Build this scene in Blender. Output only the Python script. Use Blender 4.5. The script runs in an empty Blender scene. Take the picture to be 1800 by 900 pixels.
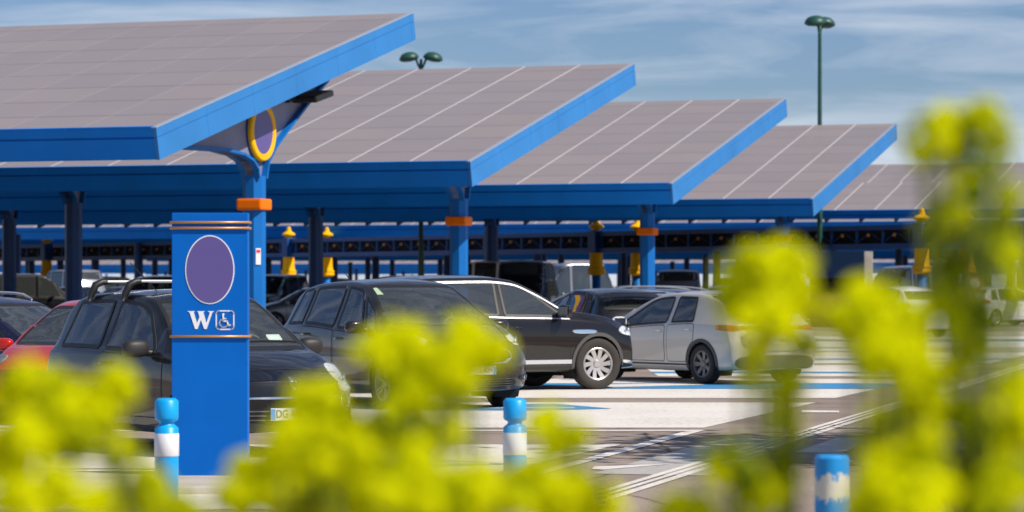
import bpy, bmesh, math, random
from mathutils import Vector, Matrix
from mathutils.bvhtree import BVHTree
R = math.radians
random.seed(7)
SC = bpy.context.scene
COL = SC.collection

# ---------------------------------------------------------------- camera, sky, sun, exposure
FPX, CX, HY, CH = 5350.0, 900.0, 500.0, 1.57      # focal length in photo pixels, centre, horizon row, eye height
cam_d = bpy.data.cameras.new('camera'); cam = bpy.data.objects.new('camera', cam_d); COL.objects.link(cam)
cam.location = (0, 0, CH); cam.rotation_euler = (R(90), 0, 0)
cam_d.sensor_width = 36; cam_d.lens = FPX * 36 / 1800; cam_d.shift_y = (HY - 450) / 1800
cam_d.clip_start = 0.2; cam_d.clip_end = 6000
cam_d.dof.use_dof = True; cam_d.dof.focus_distance = 32; cam_d.dof.aperture_fstop = 3.3
SC.camera = cam

SUN_AZ = (0.86, -0.51); SUN_EL = 45
w = bpy.data.worlds.new('World'); SC.world = w; w.use_nodes = True
nt = w.node_tree; nt.nodes.clear()
def N(t, typ, **k):
    n = t.nodes.new(typ)
    for a, b in k.items():
        if a.startswith('_'): n.inputs[a[1:].replace('_', ' ')].default_value = b
        else: setattr(n, a, b)
    return n
wo = N(nt, 'ShaderNodeOutputWorld'); bg = N(nt, 'ShaderNodeBackground'); bg.inputs['Strength'].default_value = 0.09
sky = N(nt, 'ShaderNodeTexSky', sky_type='NISHITA', sun_disc=False, sun_elevation=R(SUN_EL),
        sun_rotation=math.atan2(SUN_AZ[0], SUN_AZ[1]), altitude=100, air_density=1.0, dust_density=0.3, ozone_density=3.0)
tc = N(nt, 'ShaderNodeTexCoord'); mp = N(nt, 'ShaderNodeMapping'); mp.inputs['Scale'].default_value = (5, 5, 42)
ns = N(nt, 'ShaderNodeTexNoise'); ns.inputs['Scale'].default_value = 1.6; ns.inputs['Detail'].default_value = 8; ns.inputs['Roughness'].default_value = 0.58
ns.inputs['Distortion'].default_value = 0.6
cr = N(nt, 'ShaderNodeValToRGB'); cr.color_ramp.elements[0].position = 0.42; cr.color_ramp.elements[1].position = 0.78
cr.color_ramp.elements[0].color = (0, 0, 0, 1); cr.color_ramp.elements[1].color = (1, 1, 1, 1)
ml = N(nt, 'ShaderNodeMath', operation='MULTIPLY'); ml.inputs[1].default_value = 0.75
mx = N(nt, 'ShaderNodeMix', data_type='RGBA')
tint = N(nt, 'ShaderNodeMix', data_type='RGBA', blend_type='MULTIPLY'); tint.inputs[0].default_value = 1.0
tint.inputs[7].default_value = (0.50, 0.58, 0.77, 1)
mx.inputs[7].default_value = (6.0, 6.6, 7.5, 1)
nt.links.new(tc.outputs['Generated'], mp.inputs['Vector']); nt.links.new(mp.outputs[0], ns.inputs['Vector'])
sz = N(nt, 'ShaderNodeSeparateXYZ'); hz = N(nt, 'ShaderNodeMapRange', clamp=True); hz.inputs[1].default_value = .026; hz.inputs[2].default_value = .064; hz.inputs[3].default_value = .75; hz.inputs[4].default_value = 0
hadd = N(nt, 'ShaderNodeMath', operation='ADD', use_clamp=True)
nt.links.new(tc.outputs['Generated'], sz.inputs[0]); nt.links.new(sz.outputs[2], hz.inputs[0])
nt.links.new(ns.outputs[0], cr.inputs[0]); nt.links.new(cr.outputs[0], ml.inputs[0]); nt.links.new(ml.outputs[0], hadd.inputs[0]); nt.links.new(hz.outputs[0], hadd.inputs[1]); nt.links.new(hadd.outputs[0], mx.inputs[0])
nt.links.new(sky.outputs[0], tint.inputs[6]); nt.links.new(tint.outputs[2], mx.inputs[6])
nt.links.new(mx.outputs[2], bg.inputs[0]); nt.links.new(bg.outputs[0], wo.inputs[0])

sl = bpy.data.lights.new('sun', 'SUN'); so = bpy.data.objects.new('sun', sl); COL.objects.link(so)
sl.energy = 4.2; sl.angle = R(0.5); sl.color = (1.0, 0.91, 0.79)
ce = math.cos(R(SUN_EL)); sv = Vector((SUN_AZ[0] * ce, SUN_AZ[1] * ce, math.sin(R(SUN_EL))))
so.rotation_euler = sv.to_track_quat('Z', 'Y').to_euler()
vs = SC.view_settings; vs.view_transform = 'Standard'; vs.look = 'None'; vs.exposure = 0.35; vs.gamma = 1; vs.use_curve_mapping = False

# ---------------------------------------------------------------- helpers
def G(px, py):                       # ground point seen at a photo pixel
    y = CH * FPX / (py - HY); return ((px - CX) * y / FPX, y)
def P(px, py, d): return Vector(((px - CX) * d / FPX, d, CH + (HY - py) * d / FPX))

def mat(name, col, rough=0.5, metal=0.0, coat=0.0, var=0.0, vscale=3.0, bump=0.0, bscale=30.0, emis=None, spec=0.5, dirt=None):
    m = bpy.data.materials.new(name); m.use_nodes = True; t = m.node_tree
    b = t.nodes['Principled BSDF']; b.inputs['Roughness'].default_value = rough; b.inputs['Metallic'].default_value = metal
    b.inputs['Coat Weight'].default_value = coat; b.inputs['Coat Roughness'].default_value = 0.04
    b.inputs['Specular IOR Level'].default_value = spec
    c = (*col, 1); b.inputs['Base Color'].default_value = c
    tcn = N(t, 'ShaderNodeTexCoord')
    if var:
        n = N(t, 'ShaderNodeTexNoise'); n.inputs['Scale'].default_value = vscale; n.inputs['Detail'].default_value = 6
        r = N(t, 'ShaderNodeValToRGB')
        d = dirt or tuple(x * (1 - var) for x in col)
        r.color_ramp.elements[0].color = (*d, 1); r.color_ramp.elements[0].position = 0.3
        r.color_ramp.elements[1].color = (*[min(1, x * (1 + var * .5)) for x in col], 1); r.color_ramp.elements[1].position = 0.65
        t.links.new(tcn.outputs['Object'], n.inputs['Vector']); t.links.new(n.outputs[0], r.inputs[0]); t.links.new(r.outputs[0], b.inputs['Base Color'])
    if bump:
        n2 = N(t, 'ShaderNodeTexNoise'); n2.inputs['Scale'].default_value = bscale; n2.inputs['Detail'].default_value = 4
        bp = N(t, 'ShaderNodeBump'); bp.inputs['Strength'].default_value = bump; bp.inputs['Distance'].default_value = 0.01
        t.links.new(tcn.outputs['Object'], n2.inputs['Vector']); t.links.new(n2.outputs[0], bp.inputs['Height']); t.links.new(bp.outputs[0], b.inputs['Normal'])
    if emis: b.inputs['Emission Color'].default_value = (*emis[:3], 1); b.inputs['Emission Strength'].default_value = emis[3]
    return m

def glass_mat(name, tint_, refl=1.0, dust=.0):
    m = bpy.data.materials.new(name); m.use_nodes = True; t = m.node_tree; t.nodes.clear()
    o = N(t, 'ShaderNodeOutputMaterial'); mxs = N(t, 'ShaderNodeMixShader'); tr = N(t, 'ShaderNodeBsdfTransparent'); gl = N(t, 'ShaderNodeBsdfGlossy')
    fr = N(t, 'ShaderNodeFresnel'); fr.inputs[0].default_value = 1.55
    mu = N(t, 'ShaderNodeMath', operation='MULTIPLY_ADD'); mu.inputs[1].default_value = refl; mu.inputs[2].default_value = 0.05
    tr.inputs[0].default_value = (*tint_, 1); gl.inputs['Roughness'].default_value = 0.02; df = N(t, 'ShaderNodeBsdfDiffuse'); df.inputs[0].default_value = (.62, .70, .69, 1); dm_ = N(t, 'ShaderNodeMixShader'); dm_.inputs[0].default_value = dust; gl.inputs[0].default_value = (0.95, 0.97, 1, 1)
    t.links.new(fr.outputs[0], mu.inputs[0]); t.links.new(mu.outputs[0], mxs.inputs[0])
    t.links.new(tr.outputs[0], dm_.inputs[1]); t.links.new(df.outputs[0], dm_.inputs[2]); t.links.new(dm_.outputs[0], mxs.inputs[1]); t.links.new(gl.outputs[0], mxs.inputs[2]); t.links.new(mxs.outputs[0], o.inputs[0])
    return m

def link(name, me, m, parent=None, smooth=False):
    ob = bpy.data.objects.new(name, me); COL.objects.link(ob)
    if m is not None:
        for mm in (m if isinstance(m, (list, tuple)) else [m]): me.materials.append(mm)
    if smooth:
        for p in me.polygons: p.use_smooth = True
    if parent is not None: ob.parent = parent
    return ob
def obj(name, bm, m, parent=None, smooth=False, loc=None, rot=None):
    me = bpy.data.meshes.new(name); bm.to_mesh(me); bm.free()
    ob = link(name, me, m, parent, smooth)
    if loc is not None: ob.location = loc
    if rot is not None: ob.rotation_euler = rot
    return ob
def empty(name, loc=(0, 0, 0), rz=0, **k):
    o = bpy.data.objects.new(name, None); COL.objects.link(o); o.location = loc; o.rotation_euler = (0, 0, rz); o.empty_display_size = .2
    tag(o, **k); return o
def tag(o, label=None, cat=None, group=None, kind=None):
    if label: o['label'] = label
    if cat: o['category'] = cat
    if group: o['group'] = group
    if kind: o['kind'] = kind
    return o
def copy_tree(o, parent=None):
    c = o.copy(); COL.objects.link(c)
    if parent is not None:
        c.parent = parent; c.matrix_parent_inverse = o.matrix_parent_inverse.copy()
    for ch in list(o.children): copy_tree(ch, c)
    return c

def add_box(bm, x0, x1, y0, y1, z0, z1, M=None, bev=0):
    vs_ = [bm.verts.new((x, y, z)) for x in (x0, x1) for y in (y0, y1) for z in (z0, z1)]
    fs = []
    for q in ((0, 1, 3, 2), (4, 6, 7, 5), (0, 4, 5, 1), (2, 3, 7, 6), (0, 2, 6, 4), (1, 5, 7, 3)): fs.append(bm.faces.new([vs_[i] for i in q]))
    if bev:
        es = list({e for f in fs for e in f.edges})
        r = bmesh.ops.bevel(bm, geom=es, offset=bev, segments=2, affect='EDGES', profile=.6)
        vs_ = list({v for f in r['faces'] for v in f.verts} | {v for v in vs_ if v.is_valid})
    if M is not None: bmesh.ops.transform(bm, matrix=M, verts=[v for v in vs_ if v.is_valid])
def box_bm(*a, **k):
    bm = bmesh.new(); add_box(bm, *a, **k); return bm
def add_lathe(bm, prof, n=24, M=None, cap=True):
    rows = []
    for r, z in prof:
        rows.append([bm.verts.new((r * math.cos(2 * math.pi * i / n), r * math.sin(2 * math.pi * i / n), z)) for i in range(n)])
    for a, b in zip(rows, rows[1:]):
        for i in range(n): bm.faces.new((a[i], a[(i + 1) % n], b[(i + 1) % n], b[i]))
    if cap:
        bm.faces.new(list(reversed(rows[0]))); bm.faces.new(rows[-1])
    if M is not None: bmesh.ops.transform(bm, matrix=M, verts=[v for r_ in rows for v in r_])
def add_tube(bm, pts, rad, n=8, closed=False):
    pts = [Vector(p) for p in pts]; rows = []
    for i, p in enumerate(pts):
        a = pts[i - 1] if (i or closed) else p; b = pts[(i + 1) % len(pts)] if (i < len(pts) - 1 or closed) else p
        d = (b - a).normalized(); u = d.cross(Vector((0, 0, 1)))
        if u.length < .05: u = d.cross(Vector((1, 0, 0)))
        u.normalize(); v = d.cross(u); r = rad[i] if isinstance(rad, (list, tuple)) else rad
        rows.append([bm.verts.new(p + (u * math.cos(2 * math.pi * k / n) + v * math.sin(2 * math.pi * k / n)) * r) for k in range(n)])
    m = len(rows)
    for i in range(m if closed else m - 1):
        a, b = rows[i], rows[(i + 1) % m]
        for k in range(n): bm.faces.new((a[k], a[(k + 1) % n], b[(k + 1) % n], b[k]))
    if not closed: bm.faces.new(rows[0]); bm.faces.new(list(reversed(rows[-1])))
def add_prism(bm, poly, h0, h1, M=None):     # poly in XY, extruded h0..h1 in Z
    a = [bm.verts.new((x, y, h0)) for x, y in poly]; b = [bm.verts.new((x, y, h1)) for x, y in poly]; n = len(poly)
    bm.faces.new(list(reversed(a))); bm.faces.new(b)
    for i in range(n): bm.faces.new((a[i], a[(i + 1) % n], b[(i + 1) % n], b[i]))
    if M is not None: bmesh.ops.transform(bm, matrix=M, verts=a + b)
    bmesh.ops.recalc_face_normals(bm, faces=bm.faces)
def interp(tab):
    xs = [t[0] for t in tab]; ys = [t[1] for t in tab]; n = len(xs)
    d = [(ys[i + 1] - ys[i]) / (xs[i + 1] - xs[i]) for i in range(n - 1)]
    m = [d[0]] + [0 if d[i - 1] * d[i] <= 0 else 2 * d[i - 1] * d[i] / (d[i - 1] + d[i]) for i in range(1, n - 1)] + [d[-1]]
    def f(x):
        if x <= xs[0]: return ys[0]
        if x >= xs[-1]: return ys[-1]
        i = max(k for k in range(n - 1) if xs[k] <= x); h = xs[i + 1] - xs[i]; t = (x - xs[i]) / h
        return (2*t**3 - 3*t*t + 1)*ys[i] + (t**3 - 2*t*t + t)*h*m[i] + (-2*t**3 + 3*t*t)*ys[i+1] + (t**3 - t*t)*h*m[i+1]
    return f
def text_bm(s, size):                # a word as mesh in the XY plane, centred
    cu = bpy.data.curves.new('t', 'FONT'); cu.body = s; cu.size = size; cu.align_x = 'CENTER'; cu.align_y = 'CENTER'; cu.extrude = 0.0015
    o = bpy.data.objects.new('t', cu); COL.objects.link(o); dg = bpy.context.evaluated_depsgraph_get(); dg.update()
    me = bpy.data.meshes.new_from_object(o.evaluated_get(dg)); bm = bmesh.new(); bm.from_mesh(me)
    bpy.data.objects.remove(o); bpy.data.curves.remove(cu); bpy.data.meshes.remove(me); return bm

# ---------------------------------------------------------------- materials
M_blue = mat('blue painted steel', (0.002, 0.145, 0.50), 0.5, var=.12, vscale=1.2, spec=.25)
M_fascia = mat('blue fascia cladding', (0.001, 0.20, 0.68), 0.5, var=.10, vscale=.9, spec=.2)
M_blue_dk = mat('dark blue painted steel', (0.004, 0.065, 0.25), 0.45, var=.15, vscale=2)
M_blue_lt = mat('blue gable cladding', (0.03, 0.20, 0.52), 0.5, var=.08, vscale=.8, spec=.3)
M_groove = mat('dark joint', (0.004, 0.03, 0.10), 0.6)
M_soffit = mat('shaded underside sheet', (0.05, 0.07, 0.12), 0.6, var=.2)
M_web = mat('grey violet bracket plate', (0.22, 0.22, 0.32), 0.5, var=.1)
M_orange = mat('orange painted collar', (0.95, 0.19, 0.0), 0.5, var=.08, spec=.2)
M_yellow = mat('yellow painted metal', (0.95, 0.50, 0.0), 0.5, var=.08, spec=.2)
M_purple = mat('violet enamel', (0.11, 0.085, 0.28), 0.35)
M_white = mat('white vinyl', (0.80, 0.82, 0.84), 0.4)
M_copper = mat('copper coloured rail', (0.55, 0.27, 0.10), 0.35, metal=.3)
M_alu = mat('silver trim', (0.62, 0.64, 0.68), 0.35, metal=.6)
M_chrome = mat('chrome', (0.85, 0.85, 0.86), 0.10, metal=1.0)
M_dark = mat('black plastic', (0.012, 0.012, 0.013), 0.5)
M_blackmatte = mat('matte black', (0.006, 0.006, 0.007), 0.9)
M_grey_pl = mat('grey plastic cladding', (0.07, 0.068, 0.066), 0.6)
M_tyre = mat('tyre rubber', (0.032, 0.027, 0.024), 0.8, bump=.3, bscale=60)
M_rim = mat('silver alloy', (0.50, 0.48, 0.47), 0.35, metal=.6)
M_rim_dk = mat('dusty dark alloy', (0.20, 0.19, 0.18), 0.4, metal=.6)
M_glass = glass_mat('window glass', (0.80, 0.88, 0.86), dust=.055); M_glass_dk = glass_mat('privacy glass', (0.16, 0.16, 0.16), dust=.05)
M_lens = glass_mat('lamp lens', (0.92, 0.94, 0.96), .8)
M_lining = mat('grey cabin lining', (.30, .30, .29), .9)
M_seat = mat('dark seat fabric', (0.05, 0.05, 0.055), 0.9, var=.2, vscale=20)
M_int = mat('dark cabin plastic', (0.10, 0.10, 0.105), 0.7)
M_red = mat('red lamp lens', (0.5, 0.02, 0.01), 0.15, coat=.8)
M_amber = mat('amber lamp lens', (0.9, 0.22, 0.01), 0.15, coat=.8)
M_plate = mat('plate white', (0.75, 0.76, 0.76), 0.4); M_plateblue = mat('plate blue band', (0.05, 0.25, 0.62), 0.4)
M_ink = mat('plate ink', (0.03, 0.03, 0.03), 0.5)
M_green = mat('green lamp post paint', (0.012, 0.075, 0.055), 0.45, var=.15)
M_concrete = mat('pale concrete', (0.48, 0.44, 0.38), 0.85, var=.2, vscale=2, bump=.3)
M_cyan = mat('cyan bollard plastic', (0.0, 0.36, 0.80), 0.4, var=.14, vscale=8)
M_warm = mat('amber lamp glass', (0.55, 0.24, 0.06), 0.3)

def asphalt_mat():
    m = bpy.data.materials.new('asphalt'); m.use_nodes = True; t = m.node_tree; b = t.nodes['Principled BSDF']; b.inputs['Roughness'].default_value = .95; b.inputs['Specular IOR Level'].default_value = .15
    tcn = N(t, 'ShaderNodeTexCoord')
    n1 = N(t, 'ShaderNodeTexNoise'); n1.inputs['Scale'].default_value = .35; n1.inputs['Detail'].default_value = 6
    n2 = N(t, 'ShaderNodeTexNoise'); n2.inputs['Scale'].default_value = 38; n2.inputs['Detail'].default_value = 5; n2.inputs['Roughness'].default_value = .7
    r1 = N(t, 'ShaderNodeValToRGB'); r1.color_ramp.elements[0].color = (.245, .20, .175, 1); r1.color_ramp.elements[1].color = (.36, .30, .262, 1)
    r1.color_ramp.elements[0].position = .35; r1.color_ramp.elements[1].position = .65
    r2 = N(t, 'ShaderNodeValToRGB'); r2.color_ramp.elements[0].color = (.5, .5, .5, 1); r2.color_ramp.elements[1].color = (1.35, 1.33, 1.3, 1)
    r2.color_ramp.elements[0].position = .3; r2.color_ramp.elements[1].position = .7
    mm = N(t, 'ShaderNodeMix', data_type='RGBA', blend_type='MULTIPLY'); mm.inputs[0].default_value = .8
    bp = N(t, 'ShaderNodeBump'); bp.inputs['Strength'].default_value = .5; bp.inputs['Distance'].default_value = .01
    for n in (n1, n2): t.links.new(tcn.outputs['Object'], n.inputs['Vector'])
    t.links.new(n1.outputs[0], r1.inputs[0]); t.links.new(n2.outputs[0], r2.inputs[0]); t.links.new(r1.outputs[0], mm.inputs[6]); t.links.new(r2.outputs[0], mm.inputs[7])
    n3 = N(t, 'ShaderNodeTexNoise'); n3.inputs['Scale'].default_value = 1.3; n3.inputs['Detail'].default_value = 7; n3.inputs['Roughness'].default_value = .65
    r3 = N(t, 'ShaderNodeValToRGB'); r3.color_ramp.elements[0].position = .30; r3.color_ramp.elements[1].position = .44; r3.color_ramp.elements[0].color = (.62, .60, .58, 1); r3.color_ramp.elements[1].color = (1, 1, 1, 1)
    vo = N(t, 'ShaderNodeTexVoronoi', feature='DISTANCE_TO_EDGE'); vo.inputs['Scale'].default_value = .28; r4 = N(t, 'ShaderNodeValToRGB'); r4.color_ramp.elements[0].color = (.35, .33, .32, 1); r4.color_ramp.elements[1].position = .008; r4.color_ramp.elements[1].color = (1, 1, 1, 1)
    wv = N(t, 'ShaderNodeMix', data_type='VECTOR'); wv.inputs[0].default_value = .12; t.links.new(tcn.outputs['Object'], wv.inputs[4]); t.links.new(n3.outputs['Color'], wv.inputs[5]); t.links.new(wv.outputs[1], vo.inputs['Vector'])
    t.links.new(tcn.outputs['Object'], n3.inputs['Vector']); t.links.new(n3.outputs[0], r3.inputs[0]); t.links.new(vo.outputs[0], r4.inputs[0])
    m3 = N(t, 'ShaderNodeMix', data_type='RGBA', blend_type='MULTIPLY'); m3.inputs[0].default_value = 1; m4 = N(t, 'ShaderNodeMix', data_type='RGBA', blend_type='MULTIPLY'); m4.inputs[0].default_value = 1
    t.links.new(mm.outputs[2], m3.inputs[6]); t.links.new(r3.outputs[0], m3.inputs[7]); t.links.new(m3.outputs[2], m4.inputs[6]); t.links.new(r4.outputs[0], m4.inputs[7])
    t.links.new(m4.outputs[2], b.inputs['Base Color']); t.links.new(n2.outputs[0], bp.inputs['Height']); t.links.new(bp.outputs[0], b.inputs['Normal'])
    return m
def paint_mat(name, col, wear=.35, under=(.15, .13, .12)):
    m = bpy.data.materials.new(name); m.use_nodes = True; t = m.node_tree; b = t.nodes['Principled BSDF']; b.inputs['Roughness'].default_value = .7
    tcn = N(t, 'ShaderNodeTexCoord'); n1 = N(t, 'ShaderNodeTexNoise'); n1.inputs['Scale'].default_value = 14; n1.inputs['Detail'].default_value = 8; n1.inputs['Roughness'].default_value = .7
    n0 = N(t, 'ShaderNodeTexNoise'); n0.inputs['Scale'].default_value = .5; n0.inputs['Detail'].default_value = 4
    ad = N(t, 'ShaderNodeMath', operation='MULTIPLY_ADD'); ad.inputs[1].default_value = .35
    r = N(t, 'ShaderNodeValToRGB'); r.color_ramp.elements[0].position = .50; r.color_ramp.elements[1].position = .50 + wear * .5
    r.color_ramp.elements[0].color = (0, 0, 0, 1); r.color_ramp.elements[1].color = (1, 1, 1, 1)
    mxx = N(t, 'ShaderNodeMix', data_type='RGBA'); mxx.inputs[6].default_value = (*[u * .5 + c * .5 for u, c in zip(under, col)], 1); mxx.inputs[7].default_value = (*col, 1)
    for n in (n0, n1): t.links.new(tcn.outputs['Object'], n.inputs['Vector'])
    t.links.new(n0.outputs[0], ad.inputs[0]); t.links.new(n1.outputs[0], ad.inputs[2]); t.links.new(ad.outputs[0], r.inputs[0]); t.links.new(r.outputs[0], mxx.inputs[0])
    t.links.new(mxx.outputs[2], b.inputs['Base Color']); return m
def panel_mat(name, gap, col=(.29, .245, .235), linecol=(.62, .58, .56)):
    m = bpy.data.materials.new(name); m.use_nodes = True; t = m.node_tree; b = t.nodes['Principled BSDF']
    b.inputs['Roughness'].default_value = .33; b.inputs['Specular IOR Level'].default_value = .5
    tcn = N(t, 'ShaderNodeTexCoord'); sp = N(t, 'ShaderNodeSeparateXYZ'); t.links.new(tcn.outputs['Object'], sp.inputs[0])
    def line(axis, period, width, off=0.0):
        a = N(t, 'ShaderNodeMath', operation='MULTIPLY_ADD'); a.inputs[1].default_value = 1 / period; a.inputs[2].default_value = off
        f = N(t, 'ShaderNodeMath', operation='FRACT'); l = N(t, 'ShaderNodeMath', operation='LESS_THAN'); l.inputs[1].default_value = width / period
        t.links.new(sp.outputs[axis], a.inputs[0]); t.links.new(a.outputs[0], f.inputs[0]); t.links.new(f.outputs[0], l.inputs[0]); return l.outputs[0]
    n = N(t, 'ShaderNodeTexNoise'); n.inputs['Scale'].default_value = .45; n.inputs['Detail'].default_value = 3; t.links.new(tcn.outputs['Object'], n.inputs['Vector'])
    r = N(t, 'ShaderNodeValToRGB'); r.color_ramp.elements[0].color = (*[c * .9 for c in col], 1); r.color_ramp.elements[1].color = (*[c * 1.1 for c in col], 1)
    t.links.new(n.outputs[0], r.inputs[0])
    wn = N(t, 'ShaderNodeTexWhiteNoise', noise_dimensions='2D'); cb = N(t, 'ShaderNodeCombineXYZ')
    for ax, per, off in ((0, 1.72, 0), (1, 1.68, .2)):
        a = N(t, 'ShaderNodeMath', operation='MULTIPLY_ADD'); a.inputs[1].default_value = 1 / per; a.inputs[2].default_value = off; fl = N(t, 'ShaderNodeMath', operation='FLOOR')
        t.links.new(sp.outputs[ax], a.inputs[0]); t.links.new(a.outputs[0], fl.inputs[0]); t.links.new(fl.outputs[0], cb.inputs[ax])
    t.links.new(cb.outputs[0], wn.inputs['Vector']); mr = N(t, 'ShaderNodeMapRange'); mr.inputs[3].default_value = .94; mr.inputs[4].default_value = 1.04; t.links.new(wn.outputs[0], mr.inputs[0])
    vm = N(t, 'ShaderNodeVectorMath', operation='SCALE'); t.links.new(r.outputs[0], vm.inputs[0]); t.links.new(mr.outputs[0], vm.inputs['Scale'])
    mr2 = N(t, 'ShaderNodeMapRange'); mr2.inputs[3].default_value = .31; mr2.inputs[4].default_value = .37; t.links.new(wn.outputs[0], mr2.inputs[0]); t.links.new(mr2.outputs[0], b.inputs['Roughness'])
    cur = vm.outputs[0]
    for ax, per, wd, c2, off in ((0, .0958, .012, tuple(c * 1.12 for c in col), 0), (1, .2, .03, tuple(c * .86 for c in col), 0), (1, 1.68, .045, tuple(c * .42 for c in col), .2), (0, 1.72, gap, linecol, 0)):
        mm = N(t, 'ShaderNodeMix', data_type='RGBA'); mm.inputs[7].default_value = (*c2, 1)
        t.links.new(line(ax, per, wd, off), mm.inputs[0]); t.links.new(cur, mm.inputs[6]); cur = mm.outputs[2]
    t.links.new(cur, b.inputs['Base Color']); return m
M_asph = asphalt_mat()
M_pw = paint_mat('worn white road paint', (.74, .70, .64)); M_pb = paint_mat('blue road paint', (.03, .24, .50), .3); M_pw2 = paint_mat('thin worn white paint', (.50, .48, .45), .7)
M_pan1 = panel_mat('solar modules with thin joints', .022, linecol=(.40, .36, .35)); M_pan2 = panel_mat('solar modules with wide joints', .06)

# ---------------------------------------------------------------- ground and markings
gb = bmesh.new(); add_prism(gb, [(-1500, -60), (1500, -60), (1500, 3000), (-1500, 3000)], -0.3, 0)
tag(obj('ground', gb, M_asph), kind='structure')
def marking(name, pts, m, z=.004):
    bm = bmesh.new(); bm.faces.new([bm.verts.new((x, y, z)) for x, y in pts]); bmesh.ops.recalc_face_normals(bm, faces=bm.faces)
    for f in bm.faces:
        if f.normal.z < 0: f.normal_flip()
    return tag(obj(name, bm, m), kind='structure')
def gp(*pp): return [G(a, b) for a, b in pp]
def edge(y0):                                     # aisle edge x at a given depth
    return 2.1 + (y0 - 33.3) * .272
def band(y_near, y_far, xl, m, z=.004, name='road_marking', inset=0):
    return marking(name, [(xl, y_near), (edge(y_near) - inset, y_near), (edge(y_far) - inset, y_far), (xl, y_far)], m, z)
band(33.3, 40.4, -14, M_pw)
band(32.55, 32.8, -14, M_pw, inset=-.1)
band(42.0, 45.6, -14, M_pw)
band(24.6, 29.8, -14, M_pw, inset=.08)
band(21.2, 23.9, -14, M_pw, inset=.2)
for yn, m, wd in ((45.75, M_pb, 2.5), (48.3, M_pw, 2.2), (52.0, M_pw, 1.6), (53.7, M_pb, .9), (54.7, M_pw, 4.6), (60.6, M_pw, 2.6), (63.3, M_pb, 1.2), (64.6, M_pw, 6.0), (71.6, M_pw, 3.0), (74.7, M_pb, 1.3), (76.1, M_pw, 7.5), (85, M_pb, 1.6), (87, M_pw, 7)):
    band(yn, yn + wd, -14 if yn < 50 else 2.5, m)
# blue bay symbols and lines on the white
marking('road_marking', gp((720, 722), (700, 718), (905, 711), (980, 711), (1075, 719), (960, 722.5)), M_pb, .008)
marking('road_marking', gp((740, 719.6), (740, 718.4), (1010, 717.5), (1010, 718.6)), M_pw, .012)
marking('road_marking', gp((600, 826), (640, 806), (835, 812), (900, 817), (700, 824)), M_pb, .008)
marking('road_marking', gp((600, 816), (600, 814), (860, 815), (860, 817)), M_pw, .012)
marking('road_marking', gp((-60, 862), (-60, 834), (272, 832), (272, 858)), M_pb, .008)
marking('road_marking', gp((-60, 842), (-60, 839), (300, 846), (300, 849)), M_pw, .012)
marking('road_marking', gp((60, 826), (60, 824), (300, 824), (300, 826)), M_pw, .012)
marking('road_marking', gp((905, 683), (905, 680), (1200, 674), (1240, 677), (1010, 683)), M_pw, .008)
# edge line, rails, grey patch
marking('road_marking', gp((820, 864), (1212, 757), (1240, 757), (846, 864)), M_pw, .008)
def strip(a, b, wd, m, z):
    d = Vector((b[0] - a[0], b[1] - a[1])).normalized(); n = Vector((d.y, -d.x)) * wd / 2
    return marking('road_marking', [(a[0] - n.x, a[1] - n.y), (a[0] + n.x, a[1] + n.y), (b[0] + n.x, b[1] + n.y), (b[0] - n.x, b[1] - n.y)], m, z)
A0, B0 = Vector(G(955, 905)), Vector(G(1502, 736)); dd = (B0 - A0).normalized(); nn = Vector((dd.y, -dd.x))
for off, wd in ((-.10, .075), (0.0, .06), (.11, .085)):
    a = A0 - dd * 6 + nn * off; b = B0 + dd * 30 + nn * off; strip(a, b, wd, M_pw, .008)
marking('road_marking', gp((1040, 833), (1285, 768), (1420, 768), (1250, 837)), M_pw2, .004)
marking('road_marking', gp((1395, 796), (1470, 770), (1540, 770), (1480, 797)), M_pw2, .004)
marking('road_marking', gp((1408, 726), (1410, 722), (1475, 723), (1475, 726)), M_pw, .008)
marking('road_marking', gp((1040, 826), (1045, 821), (1180, 817), (1060, 827)), M_pw, .008)

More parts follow.
